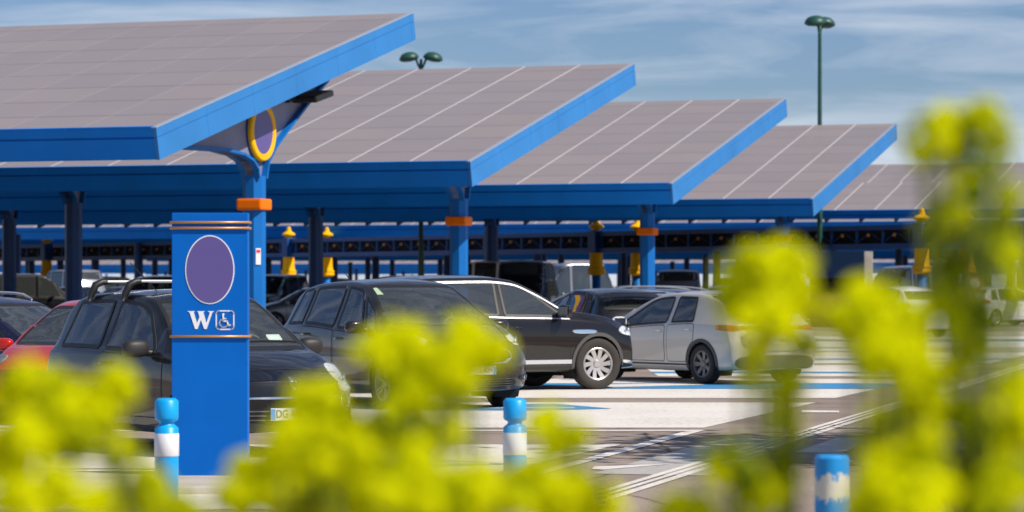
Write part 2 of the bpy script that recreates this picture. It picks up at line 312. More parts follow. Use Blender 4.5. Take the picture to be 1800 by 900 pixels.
# ---------------------------------------------------------------- solar canopies
TH = R(20); E1 = Vector((math.cos(TH), -math.sin(TH), 0)); E2 = Vector((math.sin(TH), math.cos(TH), 0))
TILT = R(14.04); ZL = 4.68; FH = .63
def canopy(depth, xr, L, colx, pan, label, i, med_top=True, flood=True, coly=6.8, seg=True, FH=FH, collar=True):
    root = empty('solar_canopy', (-7.02 + 5.97 * i, 60.1 + 16.7 * i, 0), -TH, label=label, cat='solar canopy')
    SL = depth / math.cos(TILT)
    Ms = Matrix.Translation((0, 0, ZL)) @ Matrix.Rotation(TILT, 4, 'X')      # slope frame: y up the slope, z normal
    x0, x1 = xr - L, xr
    def part(nm, bm, m, **k):
        o = obj(nm, bm, m, root, **k); o.matrix_local = Ms; return o
    bm = box_bm(x0 + .03, x1 - .05, .04, SL - .04, -.05, -.005); bmesh.ops.translate(bm, verts=bm.verts, vec=(-x1, 0, 0))
    o = part('solar_panels', bm, pan); o.matrix_local = Ms @ Matrix.Translation((x1, 0, 0))
    bm = bmesh.new(); add_box(bm, x0, x1 - .1, .12, SL - .1, -.40, -.34)
    for k in range(int(L / 1.5)): add_box(bm, x1 - 1 - k * 1.5, x1 - .92 - k * 1.5, .15, SL - .15, -.56, -.401)
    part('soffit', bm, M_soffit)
    for nm, y0, y1 in (('front_fascia', 0, .07), ('rear_fascia', SL - .07, SL)):
        bm = bmesh.new(); add_box(bm, x0, x1 - .078, y0, y1, -.195, -.02); add_box(bm, x0, x1 - .078, y0, y1, -FH, -.24); add_box(bm, x0, x1 - .078, y0 + .055, y1 - .005, -.24, -.195)
        add_box(bm, x0, x1 - .078, y0 + .01, y1 + .06, -FH - .03, -FH - .001)
        if nm == 'front_fascia': add_box(bm, x0, x1 - .078, y0 - .01, y1 - .005, -.0185, .012)
        else: bmesh.ops.translate(bm, verts=bm.verts, vec=(0, 0, -.03))
        for k in range(int(L / 4) + 1):               # cladding joints stand a few mm proud
            add_box(bm, x1 - .09 - k * 4.0, x1 - .078 - k * 4.0, y0 - .004, y0 - .001, -FH, -.03)
        part(nm, bm, M_fascia)
    for nm, xa, xb in (('gable_fascia', x1 - .075, x1), ('gable_fascia', x0 - .08, x0 - .003)):
        bm = bmesh.new(); add_box(bm, xa, xb, -.02, SL + .02, -.20, -.015); add_box(bm, xa, xb, -.02, SL + .02, -FH - .03, -.225); add_box(bm, xa + .012, xb - .012, 0, SL, -.225, -.20)
        for k in range(int(SL / 2.3)): add_box(bm, xb + .0005, xb + .003, 2.3 * (k + 1), 2.3 * (k + 1) + .012, -FH - .02, -.02)
        part(nm, bm, M_blue_lt)
    bm = bmesh.new(); add_box(bm, x1 - .11, x1 + .004, -.022, SL + .022, -.0135, .006); part('edge_trim', bm, M_alu)
    for cx in colx:
        if cx < x0 + 1 or cx > x1 - .5: continue
        yc = coly
        bm = bmesh.new()
        ang = [(.235 / math.cos(math.pi / 8)) * 1 for _ in range(8)]
        oc = [(.255 * math.cos(math.pi / 8 + k * math.pi / 4), .255 * math.sin(math.pi / 8 + k * math.pi / 4)) for k in range(8)]
        add_prism(bm, oc, 0, 3.95); add_prism(bm, [(x * 1.5, y * 1.5) for x, y in oc], 0, .12)
        col = obj('column', bm, M_blue if (collar and cx == colx[0]) else M_blue_dk, root, loc=(cx, yc, 0))  # columns deeper under the roofs: their shade is put into a darker blue
        if collar and cx == colx[0]:
            bm = bmesh.new(); add_box(bm, -.30, .30, -.30, .30, 3.20, 3.45, bev=.05); obj('collar', bm, M_orange, col, smooth=False)
        zu = lambda dy: ZL - FH / math.cos(TILT) + (yc + dy) * math.tan(TILT)
        if seg:
            lo_l = [(-.22, 3.9), (-.27, 4.08), (-.5, 4.25), (-.95, 4.36), (-1.8, 4.42), (-3.2, 4.40), (-4.9, 4.36)]
            lo_r = [(.22, 3.9), (.32, 4.25), (.75, 4.62), (1.4, 5.02), (2.6, 5.72), (3.6, 6.25), (4.1, zu(4.1) - .01)]
            lo_l = [(a, min(b, zu(a) - .02)) for a, b in lo_l]; lo_r = [(a, min(b, zu(a) - .02)) for a, b in lo_r]
            poly = lo_l[::-1] + lo_r
            poly = [(lo_l[-1][0], zu(lo_l[-1][0]) + .02)] + poly + [(lo_r[-1][0], zu(lo_r[-1][0]) + .02)]
            bm = bmesh.new(); Mx = Matrix(((0, 0, 1, 0), (1, 0, 0, 0), (0, 1, 0, 0), (0, 0, 0, 1)))
            add_prism(bm, poly, -.09, .09, Mx); obj('bracket', bm, M_web, col)
            bm = bmesh.new()
            for lo in (lo_l, lo_r):
                for (a, b), (c, d) in zip(lo, lo[1:]):
                    dv = Vector((c - a, d - b)).normalized() * .012; n = Vector((-dv.y, dv.x)).normalized() * (.06 if lo is lo_r else -.06)
                    q = [(a - dv.x, b - dv.y), (c + dv.x, d + dv.y), (c + dv.x + n.x, d + dv.y + n.y), (a - dv.x + n.x, b - dv.y + n.y)]
                    add_prism(bm, q, -.235, .235, Mx)
            obj('bracket_flange', bm, M_blue, col)
            if med_top and cx == colx[0]:
                My = Matrix.Translation((0.1, 0.05, 4.93)) @ Matrix.Rotation(R(90), 4, 'Y')
                bm = bmesh.new(); add_lathe(bm, [(.64, 0), (.66, .03), (.66, .09), (.63, .12), (.52, .12), (.51, .10)], 48, My); med = obj('medallion', bm, M_yellow, col)
                bm = bmesh.new(); add_lathe(bm, [(.5, .085), (.5, .10), (.3, .104)], 48, My); obj('medallion_face', bm, M_purple, med)
                bm = bmesh.new(); add_lathe(bm, [(.645, -.02), (.68, -.02), (.68, .028), (.645, .028)], 48, My, cap=False); obj('medallion_rim', bm, M_blue_dk, med)
    if flood:
        for k in range(int(L / 5.2)):
            x = x1 - 1.6 - k * 5.2; y = 1.6
            z = ZL - FH + y * math.tan(TILT)
            bm = bmesh.new(); Mf = Matrix.Translation((x, y, z - .14)) @ Matrix.Rotation(R(-28), 4, 'X')
            add_box(bm, -.27, .27, -.22, .22, -.07, .06, Mf, bev=.03); add_box(bm, -.04, .04, -.04, .04, -.02, .22, Matrix.Translation((x, y, z - .12)))
            obj('floodlight', bm, M_dark, root)
    return root
cols = [-1.03 - 12.0 * k for k in range(4)]; cols2 = [-3.0 - 12.0 * k for k in range(4)]
c1 = canopy(13.6, 0, 44, cols, M_pan1, 'nearest solar canopy, its near column behind the blue pylon, its roof filling the upper left', 0)
# big lamp on the arm of the nearest column
c2 = canopy(13.6, 0, 50, cols2, M_pan2, 'second solar canopy from the camera, its gable over the two dark cars', 1, coly=7.0)
labs = ['third solar canopy from the camera, its gable rising above the grey hatchback', 'fourth solar canopy from the camera, its gable ending right of the tall green lamp post']
for k, lb in enumerate(labs):
    c = copy_tree(c2); c.location = (-7.02 + 5.97 * (k + 2), 60.1 + 16.7 * (k + 2), 0); c['label'] = lb
c5 = canopy(5.4, 36, 100, [-8 - 12 * k for k in range(-3, 7)], M_pan2, 'fifth solar canopy, half as deep, running out of the right edge of the photo', 4, med_top=False, coly=2.7, seg=False, FH=.34, collar=False)
c6 = canopy(13.6, 30, 150, [-3.2 - 12 * k for k in range(-2, 12)], M_pan2, 'long blue solar canopy in the rows far behind the fifth canopy', 5.3, med_top=False, flood=False, seg=False, collar=False)
c6['group'] = 'rows of solar canopies far behind'
for i in (6.3, 7.3, 8.3, 9.5, 10.5, 11.5, 12.5, 13.5):
    c = copy_tree(c6); c.location = (-7.02 + 5.97 * i, 60.1 + 16.7 * i, 0)
c7 = canopy(13.6, 10, 330, [-10 - 24 * k for k in range(13)], M_pan2, 'very distant blue solar canopy seen as a thin light line under the gantry', 21, med_top=False, flood=False, seg=False, collar=False)
c7['group'] = 'most distant solar canopies'
for i in (23, 25.5, 28.5, 32, 36):
    c = copy_tree(c7); c.location = (-7.02 + 5.97 * i, 60.1 + 16.7 * i, 0)
# arm lamp of the nearest column and its notice
bm = bmesh.new()
Mf = Matrix.Translation((-1.03 + .25, 6.8 + 2.2, 5.82)) @ Matrix.Rotation(R(12), 4, 'X')
add_box(bm, -.12, .5, -.5, .5, -.08, .07, Mf, bev=.05); add_box(bm, -.1, .0, -.9, -.4, .0, .06, Mf)
obj('arm_lamp', bm, M_dark, c1)
bm = box_bm(.24, .262, -.06, .06, 2.0, 2.36, bev=.006); bmesh.ops.rotate(bm, verts=bm.verts, cent=(0, 0, 0), matrix=Matrix.Rotation(R(-45), 3, 'Z'))
nt_ = obj('notice', bm, M_white, c1, loc=(-1.03, 6.8, 0))
bm = box_bm(.2625, .264, -.045, .045, 2.26, 2.33); bmesh.ops.rotate(bm, verts=bm.verts, cent=(0, 0, 0), matrix=Matrix.Rotation(R(-45), 3, 'Z')); obj('notice_mark', bm, mat('red print', (.7, .02, .08), .5), nt_)

# ---------------------------------------------------------------- walkway gantries and posts
GA, GB = Vector((-11.7, 159.5)), Vector((16.25, 120.5)); gd = (GB - GA); glen = gd.length; gd.normalize(); gn = Vector((-gd.y, gd.x)) * -1
gn = Vector((.833, .554))
def gantry(off, label, a0=-38, a1=66):
    o2 = GA + gn * off; ang = math.atan2(gd.y, gd.x)
    root = empty('gantry', (o2.x, o2.y, 0), ang, label=label, cat='gantry', group='gantries over the walkway')
    for nm, z in (('top_chord', 3.86), ('bottom_chord', 3.12)): obj(nm, box_bm(a0, a1, -.09, .09, z - .1, z + .1, bev=.01), M_blue_dk, root)
    bm = bmesh.new(); k = a0; n = 0
    while k < a1 - 1.5:
        add_box(bm, k - .035, k + .035, -.05, .05, 3.221, 3.759)
        for s in (1, -1):
            A = Vector((k if s > 0 else k + 1.55, 0, 3.26)); B = Vector((k + .775, 0, 3.66)); add_tube(bm, [A, B], .017, 6)
        k += 1.55; n += 1
    obj('truss_web', bm, M_blue_dk, root)
    bm = box_bm(a0, a1, .11, .16, 3.15, 3.8); obj('back_panel', bm, M_blackmatte, root)
    k = a0 + .775; n = 0; me = None
    while k < a1 - 1.5 and n < 60:
        if me is None:
            b_ = bmesh.new(); bmesh.ops.create_uvsphere(b_, u_segments=12, v_segments=8, radius=.075); l = obj('lamp', b_, M_warm, root, smooth=True); me = l.data
        else: l = bpy.data.objects.new('lamp', me); COL.objects.link(l); l.parent = root
        l.location = (k, -.10, 3.56); k += 1.55; n += 1
    return root
gantry(0, 'front dark blue gantry with amber lamps carried by the brighter yellow banded posts')
gantry(2.3, 'rear dark blue gantry behind the front gantry, its yellow banded posts in shade')
def light_post():
    root = empty('walkway_post'); 
    bm = bmesh.new(); add_lathe(bm, [(.2, 0), (.2, 1.98)], 16); p = obj('shaft', bm, M_blue, root, smooth=True)
    bm = bmesh.new(); add_lathe(bm, [(.34, 0), (.34, .12), (.24, .9)], 16); obj('foot', bm, M_blue_dk, root)
    bm = bmesh.new(); add_lathe(bm, [(.34, .9), (.36, .93), (.36, 1.0), (.22, 1.05)], 20); obj('foot_ring', bm, M_yellow, root)
    bm = bmesh.new(); add_lathe(bm, [(.24, 1.98), (.36, 2.02), (.40, 2.06), (.40, 2.14), (.37, 2.18), (.40, 2.22), (.40, 2.30), (.33, 2.34), (.31, 2.5), (.29, 3.0)], 24); obj('sleeve', bm, M_yellow, root)
    bm = bmesh.new(); add_box(bm, -.28, .28, -.28, .28, 3.001, 4.0, bev=.02); obj('head_box', bm, M_blue_dk, root)
    bm = bmesh.new(); add_lathe(bm, [(.18, 4.001), (.2, 4.1), (.33, 4.14), (.35, 4.2), (.31, 4.25), (.17, 4.33), (.12, 4.42), (.11, 4.52), (.07, 4.58), (.01, 4.6)], 20); obj('finial', bm, M_yellow, root)
    return root
lp = light_post(); first = True
plabs = {(-.62, 0): 'walkway post with yellow sleeve far left, above the dark blue estate', (0, 0): 'bright walkway post with yellow sleeve just right of the nearest canopy column',
         (.555, 0): 'bright walkway post with yellow sleeve left of the third canopy column', (1.0, 0): 'yellow sleeved walkway post nearest the round sign, in full sun',
         (0, 1): 'shaded walkway post with dull yellow sleeve above the grey brown people carrier', (.555, 1): 'shaded walkway post with dull yellow sleeve just left of the third canopy column',
         (1.0, 1): 'shaded walkway post with yellow sleeve at right, behind the plant stems'}
for (t_, b_), lb in plabs.items():
    if t_ == -.62:
        pos = Vector(((82 - 900) * 180 / FPX, 180.0))
    else: pos = GA + gd * (glen * t_) + gn * (2.3 * b_)
    if b_ == 0: pos = pos - gn * .0
    o = lp if first else copy_tree(lp); first = False
    o.location = (pos.x, pos.y, 0); o.rotation_euler = (0, 0, math.atan2(gd.y, gd.x)); tag(o, label=lb, cat='lamp post', group='yellow banded walkway posts')

# ---------------------------------------------------------------- tall green double lamps
def tall_lamp(x, y, H, rz, span, label):
    root = empty('street_lamp', (x, y, 0), rz, label=label, cat='street lamp', group='tall green double street lamps')
    bm = bmesh.new(); add_lathe(bm, [(.13, 0), (.11, 4), (.075, H - .6), (.06, H - .35)], 16); obj('pole', bm, M_green, root, smooth=True)
    for s in (-1, 1):
        bm = bmesh.new(); add_tube(bm, [(0, 0, H - .85), (s * span * .25, 0, H - .6), (s * span * .42, 0, H - .35)], .05); obj('arm', bm, M_green, root, smooth=True)
        bm = bmesh.new(); Ml = Matrix.Translation((s * span, 0, H - .34)) @ Matrix.Rotation(R(10 * s), 4, 'Y')
        add_lathe(bm, [(.06, -.13), (.30, -.10), (.44, -.02), (.45, .02), (.40, .14), (.28, .25), (.10, .30)], 20, Ml); obj('lamp_head', bm, M_green, root, smooth=True)
    return root
a = P(740, 90, 136); tall_lamp(a.x, a.y, a.z, 0, .5 * 1.06, 'double headed green street lamp rising behind the second canopy, its two heads side by side')
a = P(1441, 27, 125); la = tall_lamp(a.x, a.y, a.z, R(58), .42, 'tallest green street lamp against the sky behind the fourth canopy')

# ---------------------------------------------------------------- cars
def chaikin(pts, it, closed=False, q=.25):
    for _ in range(it):
        o = []
        n = len(pts)
        if not closed: o.append(pts[0])
        for i in range(n if closed else n - 1):
            a, b = pts[i], pts[(i + 1) % n]
            o.append(tuple(a[k] * (1 - q) + b[k] * q for k in range(len(a)))); o.append(tuple(a[k] * q + b[k] * (1 - q) for k in range(len(a))))
        if not closed: o.append(pts[-1])
        pts = o
    return pts
def resample(pts, n):
    L_ = [0]; m = len(pts)
    for i in range(m): L_.append(L_[-1] + math.dist(pts[i], pts[(i + 1) % m]))
    out = []; j = 0
    for k in range(n):
        t = L_[-1] * k / n
        while L_[j + 1] < t: j += 1
        f = (t - L_[j]) / max(1e-9, L_[j + 1] - L_[j]); a, b = pts[j], pts[(j + 1) % m]
        out.append((a[0] + (b[0] - a[0]) * f, a[1] + (b[1] - a[1]) * f))
    return out
def offset_poly(pts, d):             # inward offset (area-sign aware)
    n = len(pts); A = sum(pts[i][0] * pts[(i + 1) % n][1] - pts[(i + 1) % n][0] * pts[i][1] for i in range(n)); s = 1 if A > 0 else -1
    out = []
    for i in range(n):
        a, b = pts[i - 1], pts[(i + 1) % n]; tx, ty = b[0] - a[0], b[1] - a[1]; l = math.hypot(tx, ty) or 1
        out.append((pts[i][0] - s * ty / l * d, pts[i][1] + s * tx / l * d))
    return out
def inside(p, poly):
    x, y = p; c = False; n = len(poly)
    for i in range(n):
        x1, y1 = poly[i]; x2, y2 = poly[(i + 1) % n]
        if (y1 > y) != (y2 > y) and x < (x2 - x1) * (y - y1) / (y2 - y1) + x1: c = not c
    return c

class Car:
    def __init__(s, spec, paint, lod=1):
        s.k = spec; s.paint = paint; s.lod = lod
        s.L, s.W = spec['L'], spec['W'] / 2
        s.top = interp(spec['top']); s.zs = interp(spec['shoulder']); s.wr = interp(spec['wr']); s.ground = spec.get('zb', .2)
        s.root = None
    def wfun(s, x):
        t = abs(x) / (s.L / 2); return s.W * (1 - .05 * t ** 4)
    def section(s, x):
        w_ = s.wfun(x); top = s.top(x); zb = s.ground + .05 * (abs(x) / (s.L / 2)) ** 4; crown = .035 + .02 * (1 if top > 1.2 else 0)
        zr = top - crown; zs = min(s.zs(x), zr - .03); wr = s.wr(x) * w_
        h = zs - zb; dz = zr - zs; dy = w_ * .955 - wr
        c = [(0, zb), (.6 * w_, zb), (.90 * w_, zb + .005), (.955 * w_, zb + .05), (.975 * w_, zb + .14), (.985 * w_, zb + .38 * h), (1.0 * w_, zb + .62 * h), (.993 * w_, zb + .84 * h), (.975 * w_, zs - .015), (.955 * w_, zs + .012)]
        for f in (.2, .45, .7, .9): c.append((w_ * .955 - dy * f * (1 + .12 * (1 - f)), zs + .012 + (dz - .012) * f))
        c += [(wr - .015, zr + .012), (wr * .8, zr + crown * .42), (wr * .5, zr + crown * .8), (0, top)]
        return chaikin(c, 2)
    def xend(s, x, y, z):            # plan and profile rounding of nose and tail
        h = s.L / 2; t = max(-1, min(1, x / h)); yy = min(1, abs(y) / s.W)
        if t > 0:
            sh = s.k.get('nr', .30) * yy ** 2.6 + s.k.get('nt', .14) * max(0, (z - .52) / .45) ** 2 + .10 * max(0, (.42 - z) / .3) ** 2
            return x - sh * t ** 3
        sh = s.k.get('tr', .2) * yy ** 3 + s.k.get('tt', .10) * max(0, (z - .62) / .4) ** 1.3 + .08 * max(0, (.4 - z) / .3) ** 2
        return x + sh * abs(t) ** 3
    def build(s):
        k = s.k; nst = 130 if s.lod else 60; xs = []
        for i in range(nst + 1):
            u = -1 + 2 * i / nst; xs.append((.75 * u + .25 * math.sin(u * math.pi / 2)) * s.L / 2)
        bm = bmesh.new(); rows = []; idx = []
        for x in xs:
            hp = s.section(x); full = [(y, z) for y, z in hp] + [(-y, z) for y, z in hp[-2:0:-1]]
            rows.append([bm.verts.new((s.xend(x, y, z), y, z)) for y, z in full])
        n = len(rows[0]); hn = (n + 2) // 2
        for a, b in zip(rows, rows[1:]):
            for i in range(n): bm.faces.new((a[i], b[i], b[(i + 1) % n], a[(i + 1) % n]))
        for row, X, sg in ((rows[0], xs[0], -1), (rows[-1], xs[-1], 1)):      # nose and tail caps
            M_ = 14; prev = None
            for j in range(hn):
                vl = row[j]; vr = row[(n - j) % n]
                if vl is vr: cur = [vl] * (M_ + 1)
                else:
                    cur = [vl]; y0, z0 = vl.co.y, vl.co.z
                    for q in range(1, M_): y = y0 * (1 - 2 * q / M_); cur.append(bm.verts.new((s.xend(X, y, z0), y, z0)))
                    cur.append(vr)
                if prev:
                    for q in range(M_):
                        f = []
                        for v in (prev[q], cur[q], cur[q + 1], prev[q + 1]):
                            if v not in f: f.append(v)
                        if len(f) > 2: bm.faces.new(f if sg > 0 else list(reversed(f)))
                prev = cur
        bmesh.ops.recalc_face_normals(bm, faces=bm.faces)
        s.bvh = BVHTree.FromBMesh(bm)
        s.root = empty(k.get('name', 'parked_car'))
        # window outlines
        top_z = lambda x: s.top(x) - .055 - k.get('rail', .035)
        bel = lambda x: min(s.zs(x), s.top(x) - .07) + .035
        s.swin = []
        for (xa, xb, la, lb) in k['windows']:      # xa rear, xb front at the belt, lean offsets at the top
            pts = []
            for i in range(13): x = xa + (xb - xa) * i / 12; pts.append((x, bel(x)))
            for i in range(13):
                x = (xb + lb) + ((xa + la) - (xb + lb)) * i / 12; z = top_z(x)
                pts.append((x, max(z, bel(x) + .015)))
            s.swin.append(resample(chaikin(resample(pts, 48), 2, True), 56))
        def zwin(x0, x1, m_):
            pr = []
            for i in range(13): x = x0 + (x1 - x0) * i / 12; pr.append((s.wr(x) * s.wfun(x) - m_, s.top(x) - .045))
            lo = sorted(pr, key=lambda p: p[1]); pts = [(-y, z) for y, z in lo] + [(y, z) for y, z in lo[::-1]]
            return resample(chaikin(resample(pts, 60), 2, True), 72)
        s.fwin = zwin(*k['wind'], .045); s.rwin = zwin(*k['rear'], k.get('rmar', .06))
        wh = [(k['xf'], k['wrad']), (k['xrr'], k['wrad'])]
        fin = [offset_poly(p, .014) for p in s.swin]; ff = offset_poly(s.fwin, .014); fr = offset_poly(s.rwin, .014)
        kill = []
        for f in bm.faces:
            c = f.calc_center_median(); nrm = f.normal
            if abs(nrm.y) > .35 and c.z > .5:
                if any(all(inside((v.co.x, v.co.z), p) for v in f.verts) for p in fin): kill.append(f); continue
            if abs(c.y) > .55 * s.W and c.z < .95:
                for xw, r in wh:
                    if (c.x - xw) ** 2 + (c.z - r) ** 2 < (r + .045) ** 2: kill.append(f); break
                else: pass
                if kill and kill[-1] is f: continue
            if nrm.x > .15 and nrm.z > .05 and c.z > .8 and c.x > k['wind'][1] - .12 and c.x < k['wind'][0] + .12 and all(inside((v.co.y, v.co.z), ff) for v in f.verts): kill.append(f)
            elif nrm.x < -.15 and c.z > .8 and c.x < k['rear'][1] + .12 and all(inside((v.co.y, v.co.z), fr) for v in f.verts): kill.append(f)
        bmesh.ops.delete(bm, geom=kill, context='FACES')
        bi = bm.copy(); bi.normal_update()
        bmesh.ops.delete(bi, geom=[f for f in bi.faces if f.calc_center_median().z < .5], context='FACES'); bi.normal_update()
        mv = [(v, v.normal.copy()) for v in bi.verts]
        for v_, n_ in mv: v_.co -= n_ * .022
        obj('cabin_lining', bi, M_lining, s.root, smooth=True)
        obj('body', bm, s.paint, s.root, smooth=True)
        gside = k.get('glass', [M_glass] * 9)
        for sd in (1, -1):
            for i, p in enumerate(s.swin):
                w_ = s.patch('window', p, ('side', sd), gside[i], .004)
                s.ring('window_frame', p, ('side', sd), k.get('framemat', M_dark), -.008, .028, .008, w_)
        w_ = s.patch('windscreen', s.fwin, ('front', 0), M_glass, .003); s.ring('windscreen_seal', s.fwin, ('front', 0), M_dark, -.006, .03, .006, w_)
        w_ = s.patch('rear_window', s.rwin, ('rear', 0), k.get('rglass', M_glass_dk), .003); s.ring('window_seal', s.rwin, ('rear', 0), M_dark, -.006, .03, .006, w_)
        # wheels, wells, arches
        for xw, r in wh:
            for sd in (1, -1):
                th0, th1 = -20, 200; ar = [(xw + (r + .085) * math.cos(R(th0 + (th1 - th0) * i / 40)), r + (r + .085) * math.sin(R(th0 + (th1 - th0) * i / 40))) for i in range(41)]
                ai = [(xw + (r + .032) * math.cos(R(th0 + (th1 - th0) * i / 40)), r + (r + .032) * math.sin(R(th0 + (th1 - th0) * i / 40))) for i in range(41)]
                s.band_('wheel_arch', ar, ai, ('side', sd), k.get('archmat', s.paint), .012)
                b = bmesh.new(); n_ = 24; o_ = []; q_ = []
                for i in range(n_ + 1):
                    t = R(-30 + 240 * i / n_); cxx, czz = xw + (r + .05) * math.cos(t), r + (r + .05) * math.sin(t); o_.append(b.verts.new((cxx, sd * (s.W - .035), czz))); q_.append(b.verts.new((cxx, sd * (s.W - .38), czz)))
                for i in range(n_): b.faces.new((o_[i], o_[i + 1], q_[i + 1], q_[i]))
                b.faces.new(q_); obj('wheel_well', b, M_blackmatte, s.root)
                st = k.get('steer', 0) if xw == k['xf'] else 0
                s.wheel(xw, sd, r, st)
        s.interior()
        return s
    def proj(s, q, z, view, off):
        kind, v = view
        if kind == 'side': o = Vector((q, v * 4, z)); d = Vector((0, -v, 0))
        elif kind == 'front': o = Vector((6, q, z)); d = Vector((-1, 0, 0))
        elif kind == 'rear': o = Vector((-6, q, z)); d = Vector((1, 0, 0))
        elif kind == 'top': o = Vector((q, z, 5)); d = Vector((0, 0, -1))
        else:                           # corner: v = plan angle of the outward direction
            d = -Vector((math.cos(R(v)), math.sin(R(v)), 0)); t = Vector((-math.sin(R(v)), math.cos(R(v)), 0)); o = t * q - d * 6 + Vector((0, 0, z))
        h = s.bvh.ray_cast(o, d)
        if h[0] is None:
            h2 = s.bvh.find_nearest(o - d * -5.2 if kind not in ('side',) else Vector((q, v * s.W, z)))
            return h2[0] - d * off
        return h[0] - d * off
    def patch(s, name, poly, view, m, off, parent=None, rings=7, thick=None):
        b = bmesh.new(); n = len(poly); cx = sum(p[0] for p in poly) / n; cz = sum(p[1] for p in poly) / n; rs = []
        R_ = rings if s.lod else 4
        for j in range(R_):
            f = 1 - j / R_; rs.append([b.verts.new(s.proj(cx + (x - cx) * f, cz + (z - cz) * f, view, off)) for x, z in poly])
        c = b.verts.new(s.proj(cx, cz, view, off))
        for a, b2 in zip(rs, rs[1:]):
            for i in range(n): b.faces.new((a[i], a[(i + 1) % n], b2[(i + 1) % n], b2[i]))
        for i in range(n): b.faces.new((rs[-1][i], rs[-1][(i + 1) % n], c))
        if thick:                       # skirt back to the skin
            sk = [b.verts.new(s.proj(x, z, view, off - thick)) for x, z in poly]
            for i in range(n): b.faces.new((rs[0][i], sk[i], sk[(i + 1) % n], rs[0][(i + 1) % n]))
        bmesh.ops.recalc_face_normals(b, faces=b.faces)
        f0 = next(iter(b.faces)); kind, v = view
        out = {'side': Vector((0, v, 0)), 'front': Vector((1, 0, 0)), 'rear': Vector((-1, 0, 0)), 'top': Vector((0, 0, 1))}.get(kind) or Vector((math.cos(R(v)), math.sin(R(v)), 0))
        b.faces.ensure_lookup_table(); b.normal_update()
        if sum(f.normal.dot(out) for f in b.faces) < 0: bmesh.ops.reverse_faces(b, faces=b.faces)
        return obj(name, b, m, parent or s.root, smooth=True)
    def ring(s, name, poly, view, m, o_out, o_in, off, parent=None):
        return s.band_(name, offset_poly(poly, o_out), offset_poly(poly, o_in), view, m, off, parent, True)
    def band_(s, name, pa, pb, view, m, off, parent=None, closed=False):
        b = bmesh.new(); n = len(pa)
        r = [[b.verts.new(s.proj(x, z, view, o)) for x, z in p] for p, o in ((pa, -.004), (pa, off), (pb, off), (pb, -.004))]
        for a, c in zip(r, r[1:]):
            for i in range(n if closed else n - 1): b.faces.new((a[i], a[(i + 1) % n], c[(i + 1) % n], c[i]))
        bmesh.ops.recalc_face_normals(b, faces=b.faces)
        return obj(name, b, m, parent or s.root)
    def wheel(s, xw, sd, r, steer):
        e = empty('wheel'); e.parent = s.root; wy = s.W - .115 - s.k.get('win', 0)
        e.location = (xw, sd * wy, r); e.rotation_euler = (0, 0, R(steer)); tw = .105 if r < .34 else .125
        Mr = Matrix.Rotation(R(-90 * sd), 4, 'X'); ro = r * s.k.get('rimf', .68)
        b = bmesh.new(); add_lathe(b, [(ro, -tw * .9), (r * .88, -tw), (r * .97, -tw * .86), (r, -tw * .55), (r, tw * .55), (r * .97, tw * .86), (r * .9, tw), (ro + .012, tw * .93), (ro, tw * .82)], 48, Mr, cap=False); obj('tyre', b, M_tyre, e, smooth=True)
        rm = s.k.get('rimmat', M_rim); ns_ = s.k.get('spokes', 7); b = bmesh.new()
        add_lathe(b, [(ro + .004, tw * .85), (ro - .008, tw * .9), (ro - .022, tw * .84), (ro - .03, tw * .3), (ro - .03, -tw * .5)], 48, Mr, cap=False)
        add_lathe(b, [(.055, tw * .2), (.06, tw * .55), (.045, tw * .66), (.01, tw * .68)], 20, Mr)
        for i in range(ns_):
            a = 2 * math.pi * i / ns_; double = s.k.get('double', False)
            for dq in ((-.022, .022) if double else (0,)):
                w0, w1 = (.013, .017) if double else (.028, .036); sp = []
                tws = s.k.get('twist', 0)
                for (rr, ww, q, zc) in ((.045, w0, dq * .3, .5), (ro * .55, w0 * 1.1, dq, .62), (ro - .015, w1, dq * 1.25 + tws, .78)):
                    sp.append([(rr, q - ww, tw * zc), (rr, q + ww, tw * zc), (rr, q + ww * .8, tw * zc - .03), (rr, q - ww * .8, tw * zc - .03)])
                vv = [[b.verts.new(Mr @ (Matrix.Rotation(a, 3, 'Z') @ Vector(p))) for p in row] for row in sp]
                for A_, B_ in zip(vv, vv[1:]):
                    for j in range(4): b.faces.new((A_[j], A_[(j + 1) % 4], B_[(j + 1) % 4], B_[j]))
        bmesh.ops.recalc_face_normals(b, faces=b.faces); obj('rim', b, rm, e)
        b = bmesh.new(); add_lathe(b, [(ro - .032, -tw * .2), (ro - .04, -tw * .15), (.14, -tw * .14), (.139, tw * .05), (.05, tw * .06)], 32, Mr); obj('brake_disc', b, M_blackmatte, e)
    def interior(s):
        k = s.k; xc, xr_ = k['wind'][0], k['rear'][0]; zf = .42
        zb_ = s.zs(0)
        b = bmesh.new(); W2 = s.W * .88; add_box(b, xr_ + .05, xc - .1, -W2, W2, .30, zf); add_box(b, xc - .35, xc + .02, -W2, W2, zf, zb_ - .04, bev=.03); obj('cabin_floor', b, M_int, s.root)
        bm_ = []; seat_x = k.get('seats', (.05, -.85)); zt = s.top(seat_x[0])
        for sd in (1, -1):
            for x in seat_x:
                b = bmesh.new(); y = sd * s.W * .45
                add_box(b, x - .05, x + .45, y - .23, y + .23, zf, zf + .22, bev=.06)
                Mb = Matrix.Translation((x - .06, y, zf + .2)) @ Matrix.Rotation(R(-12), 4, 'Y'); hb = zt - .28 - zf - .2 - .15
                add_box(b, -.07, .07, -.23, .23, 0, hb, Mb, bev=.05); add_box(b, -.045, .05, -.13, .13, hb + .03, hb + .21, Mb, bev=.045)
                add_tube(b, [Mb @ Vector((0, -.05, hb - .02)), Mb @ Vector((0, -.05, hb + .05))], .008, 6); add_tube(b, [Mb @ Vector((0, .05, hb - .02)), Mb @ Vector((0, .05, hb + .05))], .008, 6)
                obj('seat', b, M_seat, s.root)
        b = bmesh.new(); cxs = xc - .5; cy = s.W * .45
        ring_ = []
